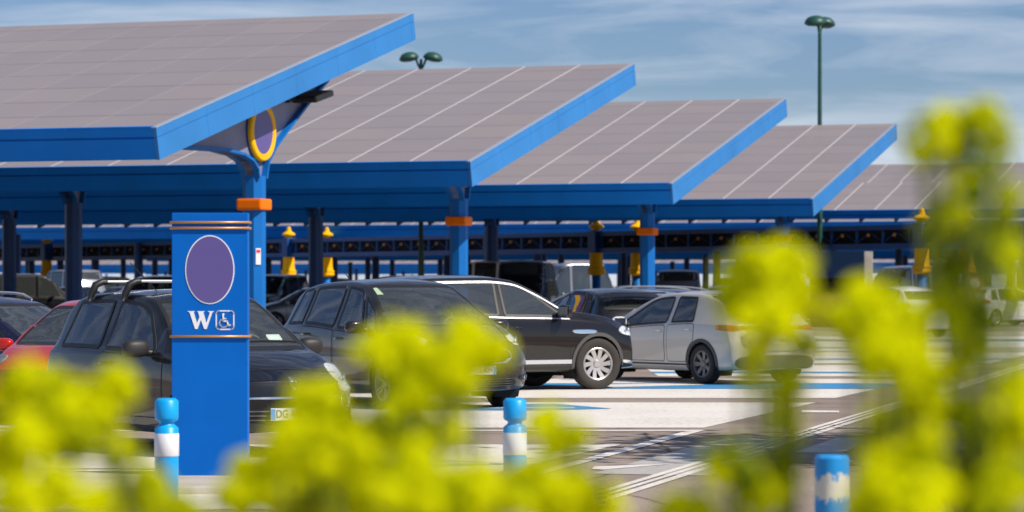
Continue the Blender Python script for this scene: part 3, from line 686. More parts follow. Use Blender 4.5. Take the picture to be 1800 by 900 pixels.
        for i in range(24):
            t = 2 * math.pi * i / 24; ring_.append((cxs + .19 * math.sin(t) * -.45, cy + .19 * math.cos(t), zb_ + .0 + .19 * math.sin(t) * .9))
        add_tube(b, ring_, .016, 6, closed=True); add_tube(b, [(cxs, cy, zb_), (cxs + .22, cy, zb_ - .1)], .03, 6); obj('steering_wheel', b, M_dark, s.root)
        b = bmesh.new(); Mm = Matrix.Translation((k['wind'][1] + .12, 0, s.top(k['wind'][1]) - .16)); add_box(b, -.015, .015, -.11, .11, -.035, .035, Mm, bev=.012); obj('interior_mirror', b, M_dark, s.root)
    def mirror(s, x, z, m, size=1.0):
        for sd in (1, -1):
            b = bmesh.new(); bmesh.ops.create_uvsphere(b, u_segments=20, v_segments=12, radius=1)
            for v in b.verts:
                c = v.co; v.co = Vector((math.copysign(abs(c.x) ** .75, c.x), math.copysign(abs(c.y) ** .8, c.y), math.copysign(abs(c.z) ** .7, c.z)))
                if v.co.x < -.25: v.co.x = -.25
            Mm = Matrix.Translation((x, sd * (s.W + .11 * size), z)) @ Matrix.Diagonal((.085 * size, .125 * size, .08 * size, 1)); bmesh.ops.transform(b, matrix=Mm, verts=b.verts)
            o = obj('wing_mirror', b, m, s.root, smooth=True)
            b = bmesh.new(); add_tube(b, [(x + .02, sd * (s.W - .11), z - .05), (x, sd * (s.W + .04), z - .03)], [.035, .028], 10); obj('mirror_arm', b, M_dark, o, smooth=True)
            b = bmesh.new(); add_box(b, x - .0275 * size, x - .0225 * size, sd * (s.W + .11 * size) - .1 * size, sd * (s.W + .11 * size) + .1 * size, z - .06 * size, z + .06 * size, bev=.001); obj('mirror_glass', b, M_chrome, o)
    def doors(s, spans):
        for (xa, xb) in spans:
            z0 = s.ground + .16; z1 = lambda x: min(s.zs(x), s.top(x) - .07) - .005; pts = []
            r0 = None
            for i in range(9): pts.append((xa + (xb - xa) * i / 8, z0))
            for i in range(9): x = xb + (xa - xb) * i / 8; pts.append((x, z1(x)))
            # keep clear of wheel openings
            q = []
            for x, z in resample(pts, 60):
                for xw in (s.k['xf'], s.k['xrr']):
                    r = s.k['wrad']; dx, dz = x - xw, z - r; d = math.hypot(dx, dz); rr = r + .11
                    if d < rr: x, z = xw + dx / d * rr, r + dz / d * rr
                q.append((x, z))
            q = resample(chaikin(q, 1, True), 64)
            for sd in (1, -1):
                d = s.patch('door', q, ('side', sd), s.paint, .003, rings=10)
                s.ring('door_gap', q, ('side', sd), M_blackmatte, -.010, .0, .0022, d)
                hx, hz = xa + .16, z1(xa) - s.k.get('hdrop', .10)
                b = bmesh.new(); base = s.proj(hx, hz, ('side', sd), 0)
                add_tube(b, [base + Vector((-.09, sd * .005, 0)), base + Vector((-.07, sd * .035, 0)), base + Vector((.07, sd * .035, .004)), base + Vector((.09, sd * .005, .004))], .014, 8)
                obj('door_handle', b, s.k.get('handlemat', s.paint), d, smooth=True)
    def plate(s, txt, x_view, z, w_=.52, h=.11):
        sg = 1 if x_view == 'front' else -1
        p = s.proj(0, z, (x_view, 0), .03)
        e = obj('number_plate', box_bm(-.006, .0, -w_ / 2, w_ / 2, -h / 2, h / 2, bev=.002), M_plate, s.root, loc=p, rot=(0, 0, 0 if sg > 0 else math.pi))
        for sd in (-1, 1): obj('blue_band', box_bm(.001, .0025, sd * w_ / 2 - .022 - .02 * sd - .0, sd * w_ / 2 + .022 - .024 * sd, -h / 2 + .006, h / 2 - .006), M_plateblue, e)
        b = text_bm(txt, .1); me = Matrix(((0, 0, 1, .003), (.88, 0, 0, 0), (0, 1, 0, 0), (0, 0, 0, 1))); bmesh.ops.transform(b, matrix=me, verts=b.verts); obj('plate_lettering', b, M_ink, e)
    def lamp(s, name, poly3, ang, m=None, bowls=(), glass=True, base=None):
        """poly3: list of (x,y,z) rough skin points of the left lamp; built on both sides"""
        for sd in (1, -1):
            v = ang * sd; t = Vector((-math.sin(R(v)), math.cos(R(v)), 0))
            pl = [(Vector((x, y * sd, z)).dot(t), z) for x, y, z in poly3]
            if sd < 0: pl = pl[::-1]
            pl = resample(chaikin(pl, 2, True), 40)
            h = s.patch(name, pl, ('corner', v), base or M_headbase, .004, rings=6)
            for (x, y, z, r) in bowls:
                q = Vector((x, y * sd, z)).dot(t); c = s.proj(q, z, ('corner', v), .004)
                d = Vector((math.cos(R(v)), math.sin(R(v)), 0)); Mq = Matrix.Translation(c) @ d.to_track_quat('Z', 'Y').to_matrix().to_4x4()
                b = bmesh.new(); add_lathe(b, [(r, .012), (r * .9, .006), (r * .5, .004), (r * .25, .010)], 20, Mq); obj('reflector', b, M_chrome, h, smooth=True)
            if glass: s.patch('lamp_glass', pl, ('corner', v), M_lens, .018, parent=h, rings=6, thick=.016)
    def place(s, heading, local, world, z=0, **k):
        c, n = math.cos(R(heading)), math.sin(R(heading)); s.root.rotation_euler = (0, 0, R(heading))
        s.root.location = (world[0] - (c * local[0] - n * local[1]), world[1] - (n * local[0] + c * local[1]), z); tag(s.root, **k); return s.root
M_headbase = mat('headlamp bowl', (.72, .73, .75), .35, metal=.3, var=.3, vscale=25)

def car_paint(name, c, metal=.5, rough=.32, spec=.15): return mat(name, c, rough, metal, coat=1.0, spec=spec)
P_black = car_paint('black paint', (.004, .004, .006), 0, .4); P_brown = car_paint('dark grey brown paint', (.022, .019, .020), .4)
P_suv = car_paint('black brown paint', (.008, .006, .006), .1); P_grey = car_paint('warm silver grey paint', (.62, .56, .49), .1, .38, .4)
P_navy = car_paint('navy paint', (.012, .014, .05), .4); P_red = car_paint('red paint', (.50, .012, .006), .1); P_silver = car_paint('silver paint', (.36, .38, .42), .6); P_white = mat('white car paint', (.72, .73, .74), .3, coat=1)

TW = dict(L=3.6, W=1.65, zb=.19, xf=1.16, xrr=-1.21, wrad=.285, spokes=8, steer=12, rimmat=M_rim, nr=.34, nt=.20,
    top=[(-1.8, 1.0), (-1.74, 1.14), (-1.62, 1.36), (-1.42, 1.475), (-1.0, 1.52), (-.4, 1.53), (.05, 1.49), (.32, 1.38), (.66, 1.16), (.92, 1.005), (1.25, .93), (1.55, .83), (1.8, .70)],
    shoulder=[(-1.8, .92), (-1.0, .94), (0, .92), (.8, .90), (1.3, .84), (1.8, .62)], wr=[(-1.8, .84), (-1.4, .74), (-.5, .71), (.1, .70), (.5, .77), (.92, .87), (1.3, .84), (1.8, .80)],
    wind=(.90, .12), rear=(-1.72, -1.45), windows=[(-1.33, -.50, .15, .02), (-.38, .62, .03, -.36)], seats=(-.15, -.95), rail=.05)
CM = dict(L=4.38, W=1.83, zb=.2, xf=1.32, xrr=-1.33, wrad=.32, spokes=5, double=True, nr=.36, nt=.16,
    top=[(-2.19, 1.05), (-2.12, 1.22), (-1.95, 1.44), (-1.7, 1.55), (-1.1, 1.625), (-.3, 1.65), (.15, 1.62), (.5, 1.50), (.95, 1.27), (1.33, 1.09), (1.65, 1.04), (1.95, .96), (2.19, .86)],
    shoulder=[(-2.19, .98), (-1.2, 1.02), (0, .97), (.9, .93), (1.5, .90), (2.19, .68)], wr=[(-2.19, .82), (-1.7, .74), (-.5, .71), (.2, .70), (.7, .77), (1.33, .88), (1.7, .85), (2.19, .80)],
    wind=(1.31, .22), rear=(-2.08, -1.8), windows=[(-1.72, -1.22, .22, .06), (-1.12, -.22, .06, .02), (-.1, .66, .0, -.32), (.74, 1.08, -.30, -.25)], seats=(.1, -.75), rail=.045)
SU = dict(L=4.88, W=1.96, zb=.27, xf=1.50, xrr=-1.40, wrad=.385, spokes=10, double=False, twist=.02, nr=.36, nt=.10, rimf=.63, archmat=M_grey_pl, steer=-6,
    top=[(-2.44, 1.05), (-2.36, 1.25), (-2.15, 1.50), (-1.85, 1.63), (-1.2, 1.70), (-.3, 1.71), (.1, 1.675), (.5, 1.52), (.9, 1.30), (1.12, 1.195), (1.5, 1.16), (1.95, 1.10), (2.25, 1.01), (2.44, .90)],
    shoulder=[(-2.44, 1.04), (-1.2, 1.10), (0, 1.07), (1.0, 1.05), (1.8, 1.0), (2.44, .80)], wr=[(-2.44, .82), (-1.8, .74), (-.5, .71), (.1, .71), (.6, .78), (1.12, .88), (1.6, .86), (2.44, .82)],
    wind=(1.10, .16), rear=(-2.34, -2.0), windows=[(-1.95, -1.30, .35, .04), (-1.2, -.22, .03, .03), (-.12, .93, -.0, -.55)], glass=[M_glass_dk, M_glass_dk, M_glass, M_glass], seats=(.05, -.85), rail=.035, hdrop=.13)
CI = dict(L=4.25, W=1.78, zb=.19, xf=1.35, xrr=-1.27, wrad=.315, spokes=7, rimmat=M_rim_dk, nr=.4, nt=.18, tr=.16, tt=.16, archmat=M_grey_pl,
    top=[(-2.12, .98), (-2.03, 1.12), (-1.78, 1.29), (-1.4, 1.40), (-.9, 1.465), (-.35, 1.475), (.1, 1.45), (.55, 1.32), (1.05, 1.10), (1.35, .96), (1.7, .88), (2.12, .68)],
    shoulder=[(-2.12, .93), (-1.2, .95), (0, .91), (1.0, .84), (1.6, .78), (2.12, .58)], wr=[(-2.12, .84), (-1.5, .73), (-.5, .69), (.1, .68), (.6, .75), (1.35, .87), (2.12, .80)],
    wind=(1.33, .18), rear=(-1.98, -1.02), rmar=.015, windows=[(-1.02, -.42, .12, .02), (-.3, 1.12, .02, -.78)], seats=(.0, -.8), rail=.045)
ES = dict(L=4.65, W=1.80, zb=.2, xf=1.38, xrr=-1.35, wrad=.32, spokes=5, nr=.34, nt=.16,
    top=[(-2.32, 1.0), (-2.25, 1.15), (-2.05, 1.36), (-1.8, 1.43), (-1.0, 1.47), (-.2, 1.48), (.2, 1.44), (.6, 1.28), (1.0, 1.09), (1.3, .97), (1.7, .91), (2.1, .82), (2.32, .70)],
    shoulder=[(-2.32, .93), (-1.2, .95), (0, .92), (1.0, .87), (1.6, .82), (2.32, .62)], wr=[(-2.32, .83), (-1.8, .74), (-.5, .70), (.2, .69), (.7, .77), (1.3, .87), (2.32, .80)],
    wind=(1.28, .28), rear=(-2.22, -1.95), windows=[(-1.95, -1.25, .22, .04), (-1.15, -.22, .04, .02), (-.1, 1.02, .0, -.66)], seats=(.1, -.75), rail=.045)
HB = dict(ES); HB.update(L=4.05, W=1.74, xf=1.28, xrr=-1.25, wrad=.31,
    top=[(-2.02, .98), (-1.95, 1.12), (-1.72, 1.34), (-1.45, 1.44), (-.8, 1.50), (-.2, 1.505), (.15, 1.46), (.5, 1.32), (.9, 1.11), (1.15, .99), (1.5, .92), (1.85, .80), (2.02, .68)],
    shoulder=[(-2.02, .94), (-1.0, .96), (0, .93), (.9, .87), (1.4, .81), (2.02, .60)], wr=[(-2.02, .83), (-1.5, .74), (-.5, .70), (.2, .69), (.6, .77), (1.15, .87), (2.02, .80)],
    wind=(1.13, .2), rear=(-1.92, -1.6), windows=[(-1.45, -1.1, .12, .04), (-1.0, -.22, .04, .02), (-.1, .9, .0, -.55)])

# --- small black hatchback with roof bars
t = Car(TW, P_black).build(); t.doors([(-.46, .80)]); t.mirror(.52, .98, mat('black grained mirror shell', (.022, .021, .021), .55), 1.05)
t.lamp('headlight', [(1.30, .66, .86), (1.48, .55, .80), (1.64, .48, .66), (1.64, .58, .57), (1.40, .78, .62), (1.08, .81, .77)], 46, bowls=[(1.52, .60, .69, .065), (1.42, .71, .70, .055)])
t.lamp('fog_light', [(1.7, .52, .55), (1.72, .46, .48), (1.6, .62, .44), (1.5, .68, .50), (1.6, .62, .56)], 42, bowls=[(1.62, .56, .50, .055)], base=M_dark)
t.patch('lower_grille', resample(chaikin([(-.52, .30), (.52, .30), (.58, .46), (-.58, .46)], 2, True), 40), ('front', 0), M_blackmatte, .004)
t.patch('bumper_glint_or_trim', resample(chaikin([(-.58, .535), (.58, .535), (.56, .555), (-.56, .555)], 1, True), 40), ('front', 0), M_chrome, .008)  # bright chrome strip stands in for light reflected along the bumper
for z_ in (.34, .38, .42): t.patch('grille_bar', resample([(-.5, z_), (.5, z_), (.5, z_ + .012), (-.5, z_ + .012)], 40), ('front', 0), M_grey_pl, .010, thick=.006)
t.plate('DG 449 ED', 'front', .40)
dm = [(0, .735), (.05, .67), (0, .605), (-.05, .67)]
e_ = t.band_('emblem', resample(dm, 24), resample([(y * .5, .67 + (z - .67) * .5) for y, z in dm], 24), ('front', 0), M_chrome, .022, closed=True)
bn = [(1.02, -.66), (1.55, -.60), (1.66, 0), (1.55, .60), (1.02, .66)]
bm = bmesh.new(); pr = [t.proj(x, y, ('top', 0), .0025) for x, y in [(1.02 + .0 * i, -.64) for i in range(1)] + [(1.02 + .5 * (i / 16), -.66 + .02 * (i / 16)) for i in range(17)]]; bm.free()
bm = bmesh.new(); pts = [t.proj(-.62 + 1.24 * i / 30, .795 - .04 * abs(-1 + 2 * i / 30) ** 2, ('front', 0), .001) for i in range(31)]; add_tube(bm, pts, .005, 5); obj('bonnet_gap', bm, M_blackmatte, t.root)
bm = bmesh.new()
for a_, b_ in ((.62, -.05), (.02, -.55)): add_tube(bm, [t.proj(a_ + (b_ - a_) * i / 8, 1.03 + .012 * math.sin(i / 8 * 3.1), ('front', 0), .012) for i in range(9)], .010, 6)
obj('wiper', bm, M_blackmatte, t.root)
for xb, dz in ((-.95, 0), (-.28, 0)):
    zt = t.top(xb); wr_ = t.wr(xb) * t.W
    bm = bmesh.new(); Mb = Matrix.Translation((xb, 0, zt + .075)); add_box(bm, -.032, .032, -wr_ + .12, wr_ - .12, -.013, .013, Mb, bev=.01); bar = obj('roof_bar', bm, M_alu, t.root)
    for sd in (1, -1):
        bm = bmesh.new(); add_tube(bm, [(xb, sd * (wr_ - .20), zt + .075), (xb, sd * (wr_ - .08), zt + .072), (xb, sd * (wr_ - .01), zt + .045), (xb - .01, sd * (wr_ + .035), zt - .055), (xb - .02, sd * (wr_ + .05), zt - .11)], [.022, .033, .037, .034, .018], 10)
        obj('bar_foot', bm, M_dark, bar, smooth=True)
bm = bmesh.new(); add_tube(bm, [(-.15, -.35, t.top(-.15) - .01), (-.55, -.42, t.top(-.15) + .26)], .005, 6); obj('aerial', bm, M_dark, t.root)
t.patch('parking_disc', resample([(.34, 1.045), (.50, 1.045), (.50, 1.10), (.34, 1.10)], 20), ('front', 0), M_plate, -.012)
t.place(-55, (1.8, 0), G(517, 805), label='small black three door hatchback with roof bars parked behind the blue pylon', cat='car')

# --- dark grey brown people carrier
c = Car(CM, P_brown).build(); c.doors([(-1.16, -.18), (-.12, .95)]); c.mirror(.80, 1.03, P_brown, 1.1)
c.lamp('headlight', [(1.72, .50, .93), (1.9, .48, .87), (1.95, .56, .80), (1.75, .80, .80), (1.35, .88, .92), (1.3, .85, .97)], 46, bowls=[(1.8, .62, .85, .06), (1.65, .76, .86, .05)])
gr = resample(chaikin([(-.56, .68), (-.50, .62), (-.42, .585), (.42, .585), (.50, .62), (.56, .68), (.46, .765), (-.46, .765)], 1, True), 60)
g_ = c.patch('grille', gr, ('front', 0), M_blackmatte, .006); c.ring('grille_surround', gr, ('front', 0), M_chrome, -.010, .006, .012, g_)
for z_ in (.62, .66, .70, .73): c.patch('grille_bar', resample([(-.40, z_), (.40, z_), (.40, z_ + .014), (-.40, z_ + .014)], 40), ('front', 0), M_grey_pl, .016, parent=g_, thick=.008)
lg = c.patch('lower_grille', resample(chaikin([(-.62, .27), (.62, .27), (.66, .41), (-.66, .41)], 2, True), 40), ('front', 0), M_blackmatte, .004)
for z_ in (.29, .32, .35, .38): c.patch('grille_bar', resample([(-.58, z_), (.58, z_), (.58, z_ + .01), (-.58, z_ + .01)], 40), ('front', 0), M_grey_pl, .012, parent=lg, thick=.006)
c.patch('chin_trim', resample([(-.7, .225), (.7, .225), (.7, .245), (-.7, .245)], 40), ('front', 0), M_alu, .012, thick=.01)
c.lamp('fog_light', [(1.95, .66, .44), (1.98, .64, .36), (1.75, .82, .36), (1.7, .84, .42)], 46, bowls=[(1.86, .74, .395, .035)], base=M_dark)
em = resample(chaikin([(-.075, .825), (0, .80), (.075, .825), (0, .85)], 2, True), 24); c.patch('emblem', em, ('front', 0), M_chrome, .014, thick=.012)
bm = bmesh.new(); add_tube(bm, [c.proj(-.50 + 1.0 * i / 24, .59 + .05 * max(0, abs(-1 + i / 12) - .75) * 4, ('front', 0), .006) for i in range(25)], .012, 8); obj('grille_strip', bm, M_chrome, c.root, smooth=True)
c.plate('EZ-712-KH', 'front', .50)
for sd in (1, -1):
    bm = bmesh.new(); add_tube(bm, [c.proj(1.32 + .75 * i / 14, sd * (.66 - .14 * (i / 14) ** 1.5), ('top', 0), .003) for i in range(15)], .009, 6); obj('bonnet_crease', bm, P_brown, c.root, smooth=True)
c.patch('windscreen_sticker', resample([(-.60, 1.44), (-.50, 1.44), (-.50, 1.54), (-.60, 1.54)], 20), ('front', 0), mat('pale sticker', (.65, .72, .55), .5), -.010)
bm = bmesh.new(); add_tube(bm, [(-1.45, 0, c.top(-1.45) - .01), (-1.85, 0, c.top(-1.45) + .20)], .006, 6); obj('aerial', bm, M_dark, c.root)
c.place(-62, (2.19, 0), G(838, 721), label='dark grey brown people carrier facing the camera, between the black hatchback and the black off-roader', cat='car')

# --- black off-roader
u = Car(SU, P_suv).build(); u.doors([(-1.26, -.18), (-.10, 1.0)]); u.mirror(.80, 1.17, P_suv, 1.2)
for sd in (1, -1):
    q = [(x, u.zs(x) + .02) for x in [(-2.0 + 3.0 * i / 30) for i in range(31)]]; qq = [(x, z - .018) for x, z in q]
    u.band_('belt_trim', q, qq, ('side', sd), M_alu, .014)
    q = []; 
    for i in range(41):
        x = -1.75 + 2.72 * i / 40; q.append((x, u.top(x) - .055 - .02 - .015))
    qq = [(x, z - .026) for x, z in q]; u.band_('roof_trim', q, qq, ('side', sd), M_alu, .015)
    q = [(-.98 + 2.0 * i / 20, .455) for i in range(21)]; qq = [(x, .395) for x, z in q]; u.band_('sill_trim', q, qq, ('side', sd), M_alu, .022)
    q = [(-1.0 + 2.05 * i / 20, .385) for i in range(21)]; qq = [(x, .28) for x, z in q]; u.band_('sill_cladding', q, qq, ('side', sd), M_grey_pl, .02)
    u.patch('badge_trim', resample(chaikin([(1.02, .875), (1.10, .84), (1.42, .84), (1.50, .87), (1.42, .90), (1.02, .90)], 1, True), 30), ('side', sd), M_chrome, .012, thick=.01)
    pass
u.lamp('headlight', [(2.0, .62, .96), (2.3, .52, .88), (2.32, .56, .80), (2.0, .88, .80), (1.85, .92, .86), (1.9, .9, .92)], 50, bowls=[(2.15, .74, .88, .06), (2.02, .84, .87, .05)])
gr = resample(chaikin([(-.62, .62), (.62, .62), (.62, .84), (-.62, .84)], 1, True), 60); g_ = u.patch('grille', gr, ('front', 0), M_blackmatte, .006)
for z_ in (.66, .72, .78): u.patch('grille_bar', resample([(-.58, z_), (.58, z_), (.58, z_ + .02), (-.58, z_ + .02)], 40), ('front', 0), M_chrome, .016, parent=g_, thick=.008)
u.lamp('bumper_glint_or_trim', [(2.1, .72, .42), (2.1, .72, .37), (1.95, .90, .40), (1.92, .93, .45)], 60, base=M_chrome, glass=False)
u.place(32, (1.50, -.98), G(1053, 685), label='black off-roader with chrome window trim and silver wheels, parked side on', cat='car')

# --- grey hatchback seen from behind
v = Car(CI, P_grey).build(); v.doors([(-1.06, -.36), (-.28, 1.0)]); v.mirror(.78, .96, P_white, 1.1)
for sd in (1, -1):
    q = [(-.95 + 1.95 * i / 20, .31) for i in range(21)]; qq = [(x, .20) for x, z in q]; v.band_('sill_cladding', q, qq, ('side', sd), M_grey_pl, .016)
v.lamp('tail_light', [(-1.98, .60, .93), (-1.75, .80, .945), (-1.62, .86, .93), (-1.62, .87, .86), (-1.8, .82, .84), (-2.02, .58, .85)], 140, base=M_red, glass=False, bowls=[])
v.lamp('indicator', [(-1.70, .84, .925), (-1.62, .865, .92), (-1.62, .87, .87), (-1.70, .85, .865)], 120, base=M_amber, glass=False)
v.patch('tail_bar', resample([(-.60, .86), (.60, .86), (.60, .925), (-.60, .925)], 40), ('rear', 0), M_red, .006, thick=.004)
v.patch('rear_valance', resample(chaikin([(-.74, .22), (.74, .22), (.80, .40), (.55, .47), (-.55, .47), (-.80, .40)], 2, True), 50), ('rear', 0), M_grey_pl, .008, thick=.006)
v.patch('tailgate', resample(chaikin([(-.62, .52), (.62, .52), (.70, .84), (-.70, .84)], 1, True), 50), ('rear', 0), P_grey, .004, thick=.003)
v.plate('CX-518-RB', 'rear', .70)
v.place(123, (-1.27, .80), G(1239, 675), label='warm grey hatchback seen from behind, in front of the third canopy', cat='car')

# --- background cars round the near row
def simple(spec, paint, lod=0, mirror_mat=None):
    k = Car(spec, paint, lod).build(); k.doors([(-1.1, -.18), (-.12, .9)]); k.mirror(.85, k.zs(.8) + .06, mirror_mat or paint)
    hl = k.L / 2; zt = k.top(hl - .35)
    k.lamp('headlight', [(hl - .5, .55, zt - .02), (hl - .3, .52, zt - .09), (hl - .3, .58, zt - .20), (hl - .6, .80, zt - .16), (hl - .8, .84, zt - .06)], 45, bowls=[(hl - .45, .68, zt - .12, .06)])
    k.lamp('tail_light', [(-hl + .1, .60, .98), (-hl + .45, .84, .99), (-hl + .5, .86, .85), (-hl + .1, .62, .80)], 140, base=M_red, glass=False)
    k.patch('grille', resample(chaikin([(-.45, .52), (.45, .52), (.50, .64), (-.50, .64)], 1, True), 40), ('front', 0), M_blackmatte, .006)
    k.patch('lower_grille', resample(chaikin([(-.55, .28), (.55, .28), (.60, .38), (-.60, .38)], 1, True), 40), ('front', 0), M_blackmatte, .004)
    return k
def rails(k):
    for sd in (1, -1):
        bm = bmesh.new(); add_tube(bm, [(-1.8 + 1.9 * i / 12, sd * (k.wr(-1.8 + 1.9 * i / 12) * k.W - .03), k.top(-1.8 + 1.9 * i / 12) - .02 + .07 * math.sin(math.pi * i / 12) ** .35) for i in range(13)], .018, 8); obj('roof_rail', bm, M_alu, k.root, smooth=True)
k = simple(ES, P_navy, 1); rails(k); k.root.scale = (.96,) * 3; k.place(-35, (0, 0), (-6.7, 39.5), label='navy blue estate with roof rails at the left edge behind the red car', cat='car')
k = simple(HB, P_red, 1); k.root.scale = (.94,) * 3; k.place(255, (1.06, .0), (-5.0, 34.4), label='red car at the left edge, its bonnet beside the black hatchback', cat='car')
k = simple(ES, P_silver); k.place(150, (0, 0), P(1040, 0, 60).to_2d(), label='blue grey estate whose roof shows above the bonnet of the black off-roader', cat='car')
k = simple(HB, P_black); k.place(110, (-2.0, 0), P(1125, 0, 56).to_2d(), label='black hatchback with rear spoiler half hidden by the grey hatchback', cat='car')
bm = bmesh.new(); add_box(bm, -1.92, -1.62, -.55, .55, 1.40, 1.43, bev=.01); obj('spoiler', bm, P_black, k.root)
k = simple(ES, P_brown); rails(k); k.place(160, (0, 0), P(1100, 0, 69).to_2d(), label='dark estate farther back, its roof just above the black hatchback with spoiler', cat='car')

# --- vans and cars under and beyond the canopies
def van(paint, L=4.9, W=1.9, H=2.0):
    sp = dict(ES); h = L / 2
    sp.update(name='parked_van', L=L, W=W, zb=.22, xf=h - .85, xrr=-h + .95, wrad=.33, nr=.3, nt=.12,
        top=[(-h, H * .72), (-h + .05, H * .9), (-h + .2, H * .975), (-h + .6, H), (0, H), (h - 1.9, H * .98), (h - 1.55, H * .9), (h - 1.1, H * .72), (h - .75, H * .60), (h - .3, H * .53), (h, H * .42)],
        shoulder=[(-h, 1.05), (0, 1.05), (h - 1, 1.02), (h, .72)], wr=[(-h, .90), (-h + .6, .86), (h - 1.9, .84), (h - 1.1, .86), (h - .75, .90), (h, .82)],
        wind=(h - .78, h - 1.75), rear=(-h + .02, -h + .16), windows=[(-h + .35, -h + 1.5, .03, .03), (-h + 1.7, h - 2.25, .02, .02), (h - 2.1, h - 1.15, 0, -.35)], seats=(h - 2.2, h - 3.2), glass=[M_glass_dk] * 3)
    return simple(sp, paint)
bgv = [('v', P_white, 862, 118, 150, 2.5, 'white van showing left of the dark van, under the second canopy'),
       ('v', P_black, 930, 112, 80, 2.45, 'dark boxy van behind the roof of the black off-roader'),
       ('v', P_silver, 1000, 152, 205, 2.65, 'silver van right of the dark van, behind the yellow sleeved post'),
       ('v', P_silver, 1195, 128, 85, 2.2, 'grey van right of the third canopy column'),
       ('h', P_white, 1262, 132, 200, 1.5, 'white car partly hidden by the left yellow flower head'),
       ('v', P_silver, 120, 150, 130, 2.3, 'silver van seen above the navy estate at left'),
       ('v', P_black, 45, 120, 20, 2.0, 'dark van at the left edge under the canopies'),
       ('v', P_silver, 1590, 134, 215, 2.4, 'silver van left of the sunlit yellow sleeved post at right'),
       ('h', P_white, 1575, 92, 112, 1.5, 'white hatchback behind the yellow flowers near the blue ticket machine'),
       ('h', P_white, 1765, 116, 35, 1.5, 'white hatchback at the right edge beside the round sign'),
       ('h', P_silver, 545, 105, 190, 1.5, 'silver grey car behind the roof of the people carrier'),
       ('v', P_silver, 275, 110, 190, 1.9, 'grey van seen between the roof bars of the black hatchback')]
for kd, pt, px, d, hd, H, lb in bgv:
    k = van(pt, H=H) if kd == 'v' else simple(HB, pt)
    k.place(hd, (0, 0), P(px, 0, d).to_2d(), label=lb, cat='van' if kd == 'v' else 'car', group='vehicles parked in the far rows')
# more vehicles deep in the shade, copies of the above
protos = [simple(ES, P_navy), simple(HB, P_grey), van(P_black, H=2.0)]
rr = random.Random(4); n_ = 0
for row in range(7):
    d = 128 + row * 17
    for j in range(8):
        px = -40 + j * 230 + rr.uniform(-70, 70); q = protos[n_ % 3] if n_ >= 3 else None
        r0 = protos[n_ % 3].root; o = r0 if n_ < 3 else copy_tree(r0); n_ += 1
        p_ = P(px, 0, d); o.location = (p_.x, p_.y, 0); o.rotation_euler = (0, 0, -TH + R(90 if rr.random() < .5 else -90) + rr.uniform(-.05, .05))
        tag(o, label={0: 'dark blue estate deep in the shade of the far canopies', 1: 'grey hatchback deep in the shade of the far canopies', 2: 'black van deep in the shade of the far canopies'}[(n_ - 1) % 3],
            cat='van' if (n_ - 1) % 3 == 2 else 'car', group=['dark blue estates in the far shade', 'grey hatchbacks in the far shade', 'black vans in the far shade'][(n_ - 1) % 3])

# ---------------------------------------------------------------- kiosk, ticket machine, round sign, kerb
p_ = P(1478, 0, 112); kr = empty('kiosk', (p_.x, p_.y, 0), R(-8), label='dark blue kiosk with a grey corner pillar right of the fourth canopy column', cat='kiosk')
obj('wall', box_bm(-1.15, .85, 0, 2.4, 0, 1.25), mat('reddish kiosk stock', (.10, .03, .03), .7, var=.7, vscale=6), kr)
obj('shutter', box_bm(-1.15, .85, .1, 2.3, 1.251, 1.8), M_blackmatte, kr); obj('roof', box_bm(-1.3, .85, -.25, 2.6, 1.801, 2.8, bev=.02), mat('navy kiosk cladding', (.003, .02, .06), .6, spec=.2), kr); obj('pillar', box_bm(.86, 1.16, -.1, .3, 0, 2.78, bev=.01), M_concrete, kr)
p_ = P(1643, 0, 100); tm = empty('ticket_machine', (p_.x, p_.y, 0), R(-10), label='blue ticket machine on a pale concrete block beside the sunlit post', cat='ticket machine')
obj('base', box_bm(-.3, .35, -.25, .25, 0, .32, bev=.02), M_concrete, tm); obj('cabinet', box_bm(-.22, .22, -.18, .18, .321, 1.12, bev=.03), M_blue, tm)
obj('control_panel', box_bm(-.02, .06, -.20, -.182, .5, .85), mat('red panel', (.6, .05, .03), .4), tm); obj('screen', box_bm(-.17, -.08, -.20, -.182, .85, 1.0), M_white, tm)
p_ = P(1713, 0, 96); sg = empty('round_sign', (p_.x, p_.y, 0), R(-6), label='round red rimmed traffic sign on a yellow and green post at right', cat='sign')
bm = bmesh.new(); add_lathe(bm, [(.035, 0), (.035, .72)], 12); obj('post', bm, M_green, sg); bm = bmesh.new(); add_lathe(bm, [(.034, .721), (.034, 1.15)], 12); obj('post_sleeve', bm, M_yellow, sg)
Mx90 = Matrix.Translation((0, -.03, 1.6)) @ Matrix.Rotation(R(90), 4, 'X')
bm = bmesh.new(); add_lathe(bm, [(.17, .0), (.17, .02), (.01, .022)], 32, Mx90); obj('sign_face', bm, M_plate, sg)
bm = bmesh.new(); add_lathe(bm, [(.172, -.005), (.255, -.005), (.255, .024), (.172, .026)], 32, Mx90, cap=False); obj('sign_rim', bm, mat('red sign rim', (.55, .04, .02), .4), sg)
obj('plate', box_bm(-.22, .22, -.05, -.03, 1.16, 1.30, bev=.005), M_plate, sg)
tag(obj('kerb', box_bm(8.5, 30, 92, 92.35, 0, .14, bev=.02), M_concrete), kind='structure')
tag(obj('kerb', box_bm(8.5, 30, 70, 70.3, 0, .12, bev=.02), M_concrete), kind='structure')

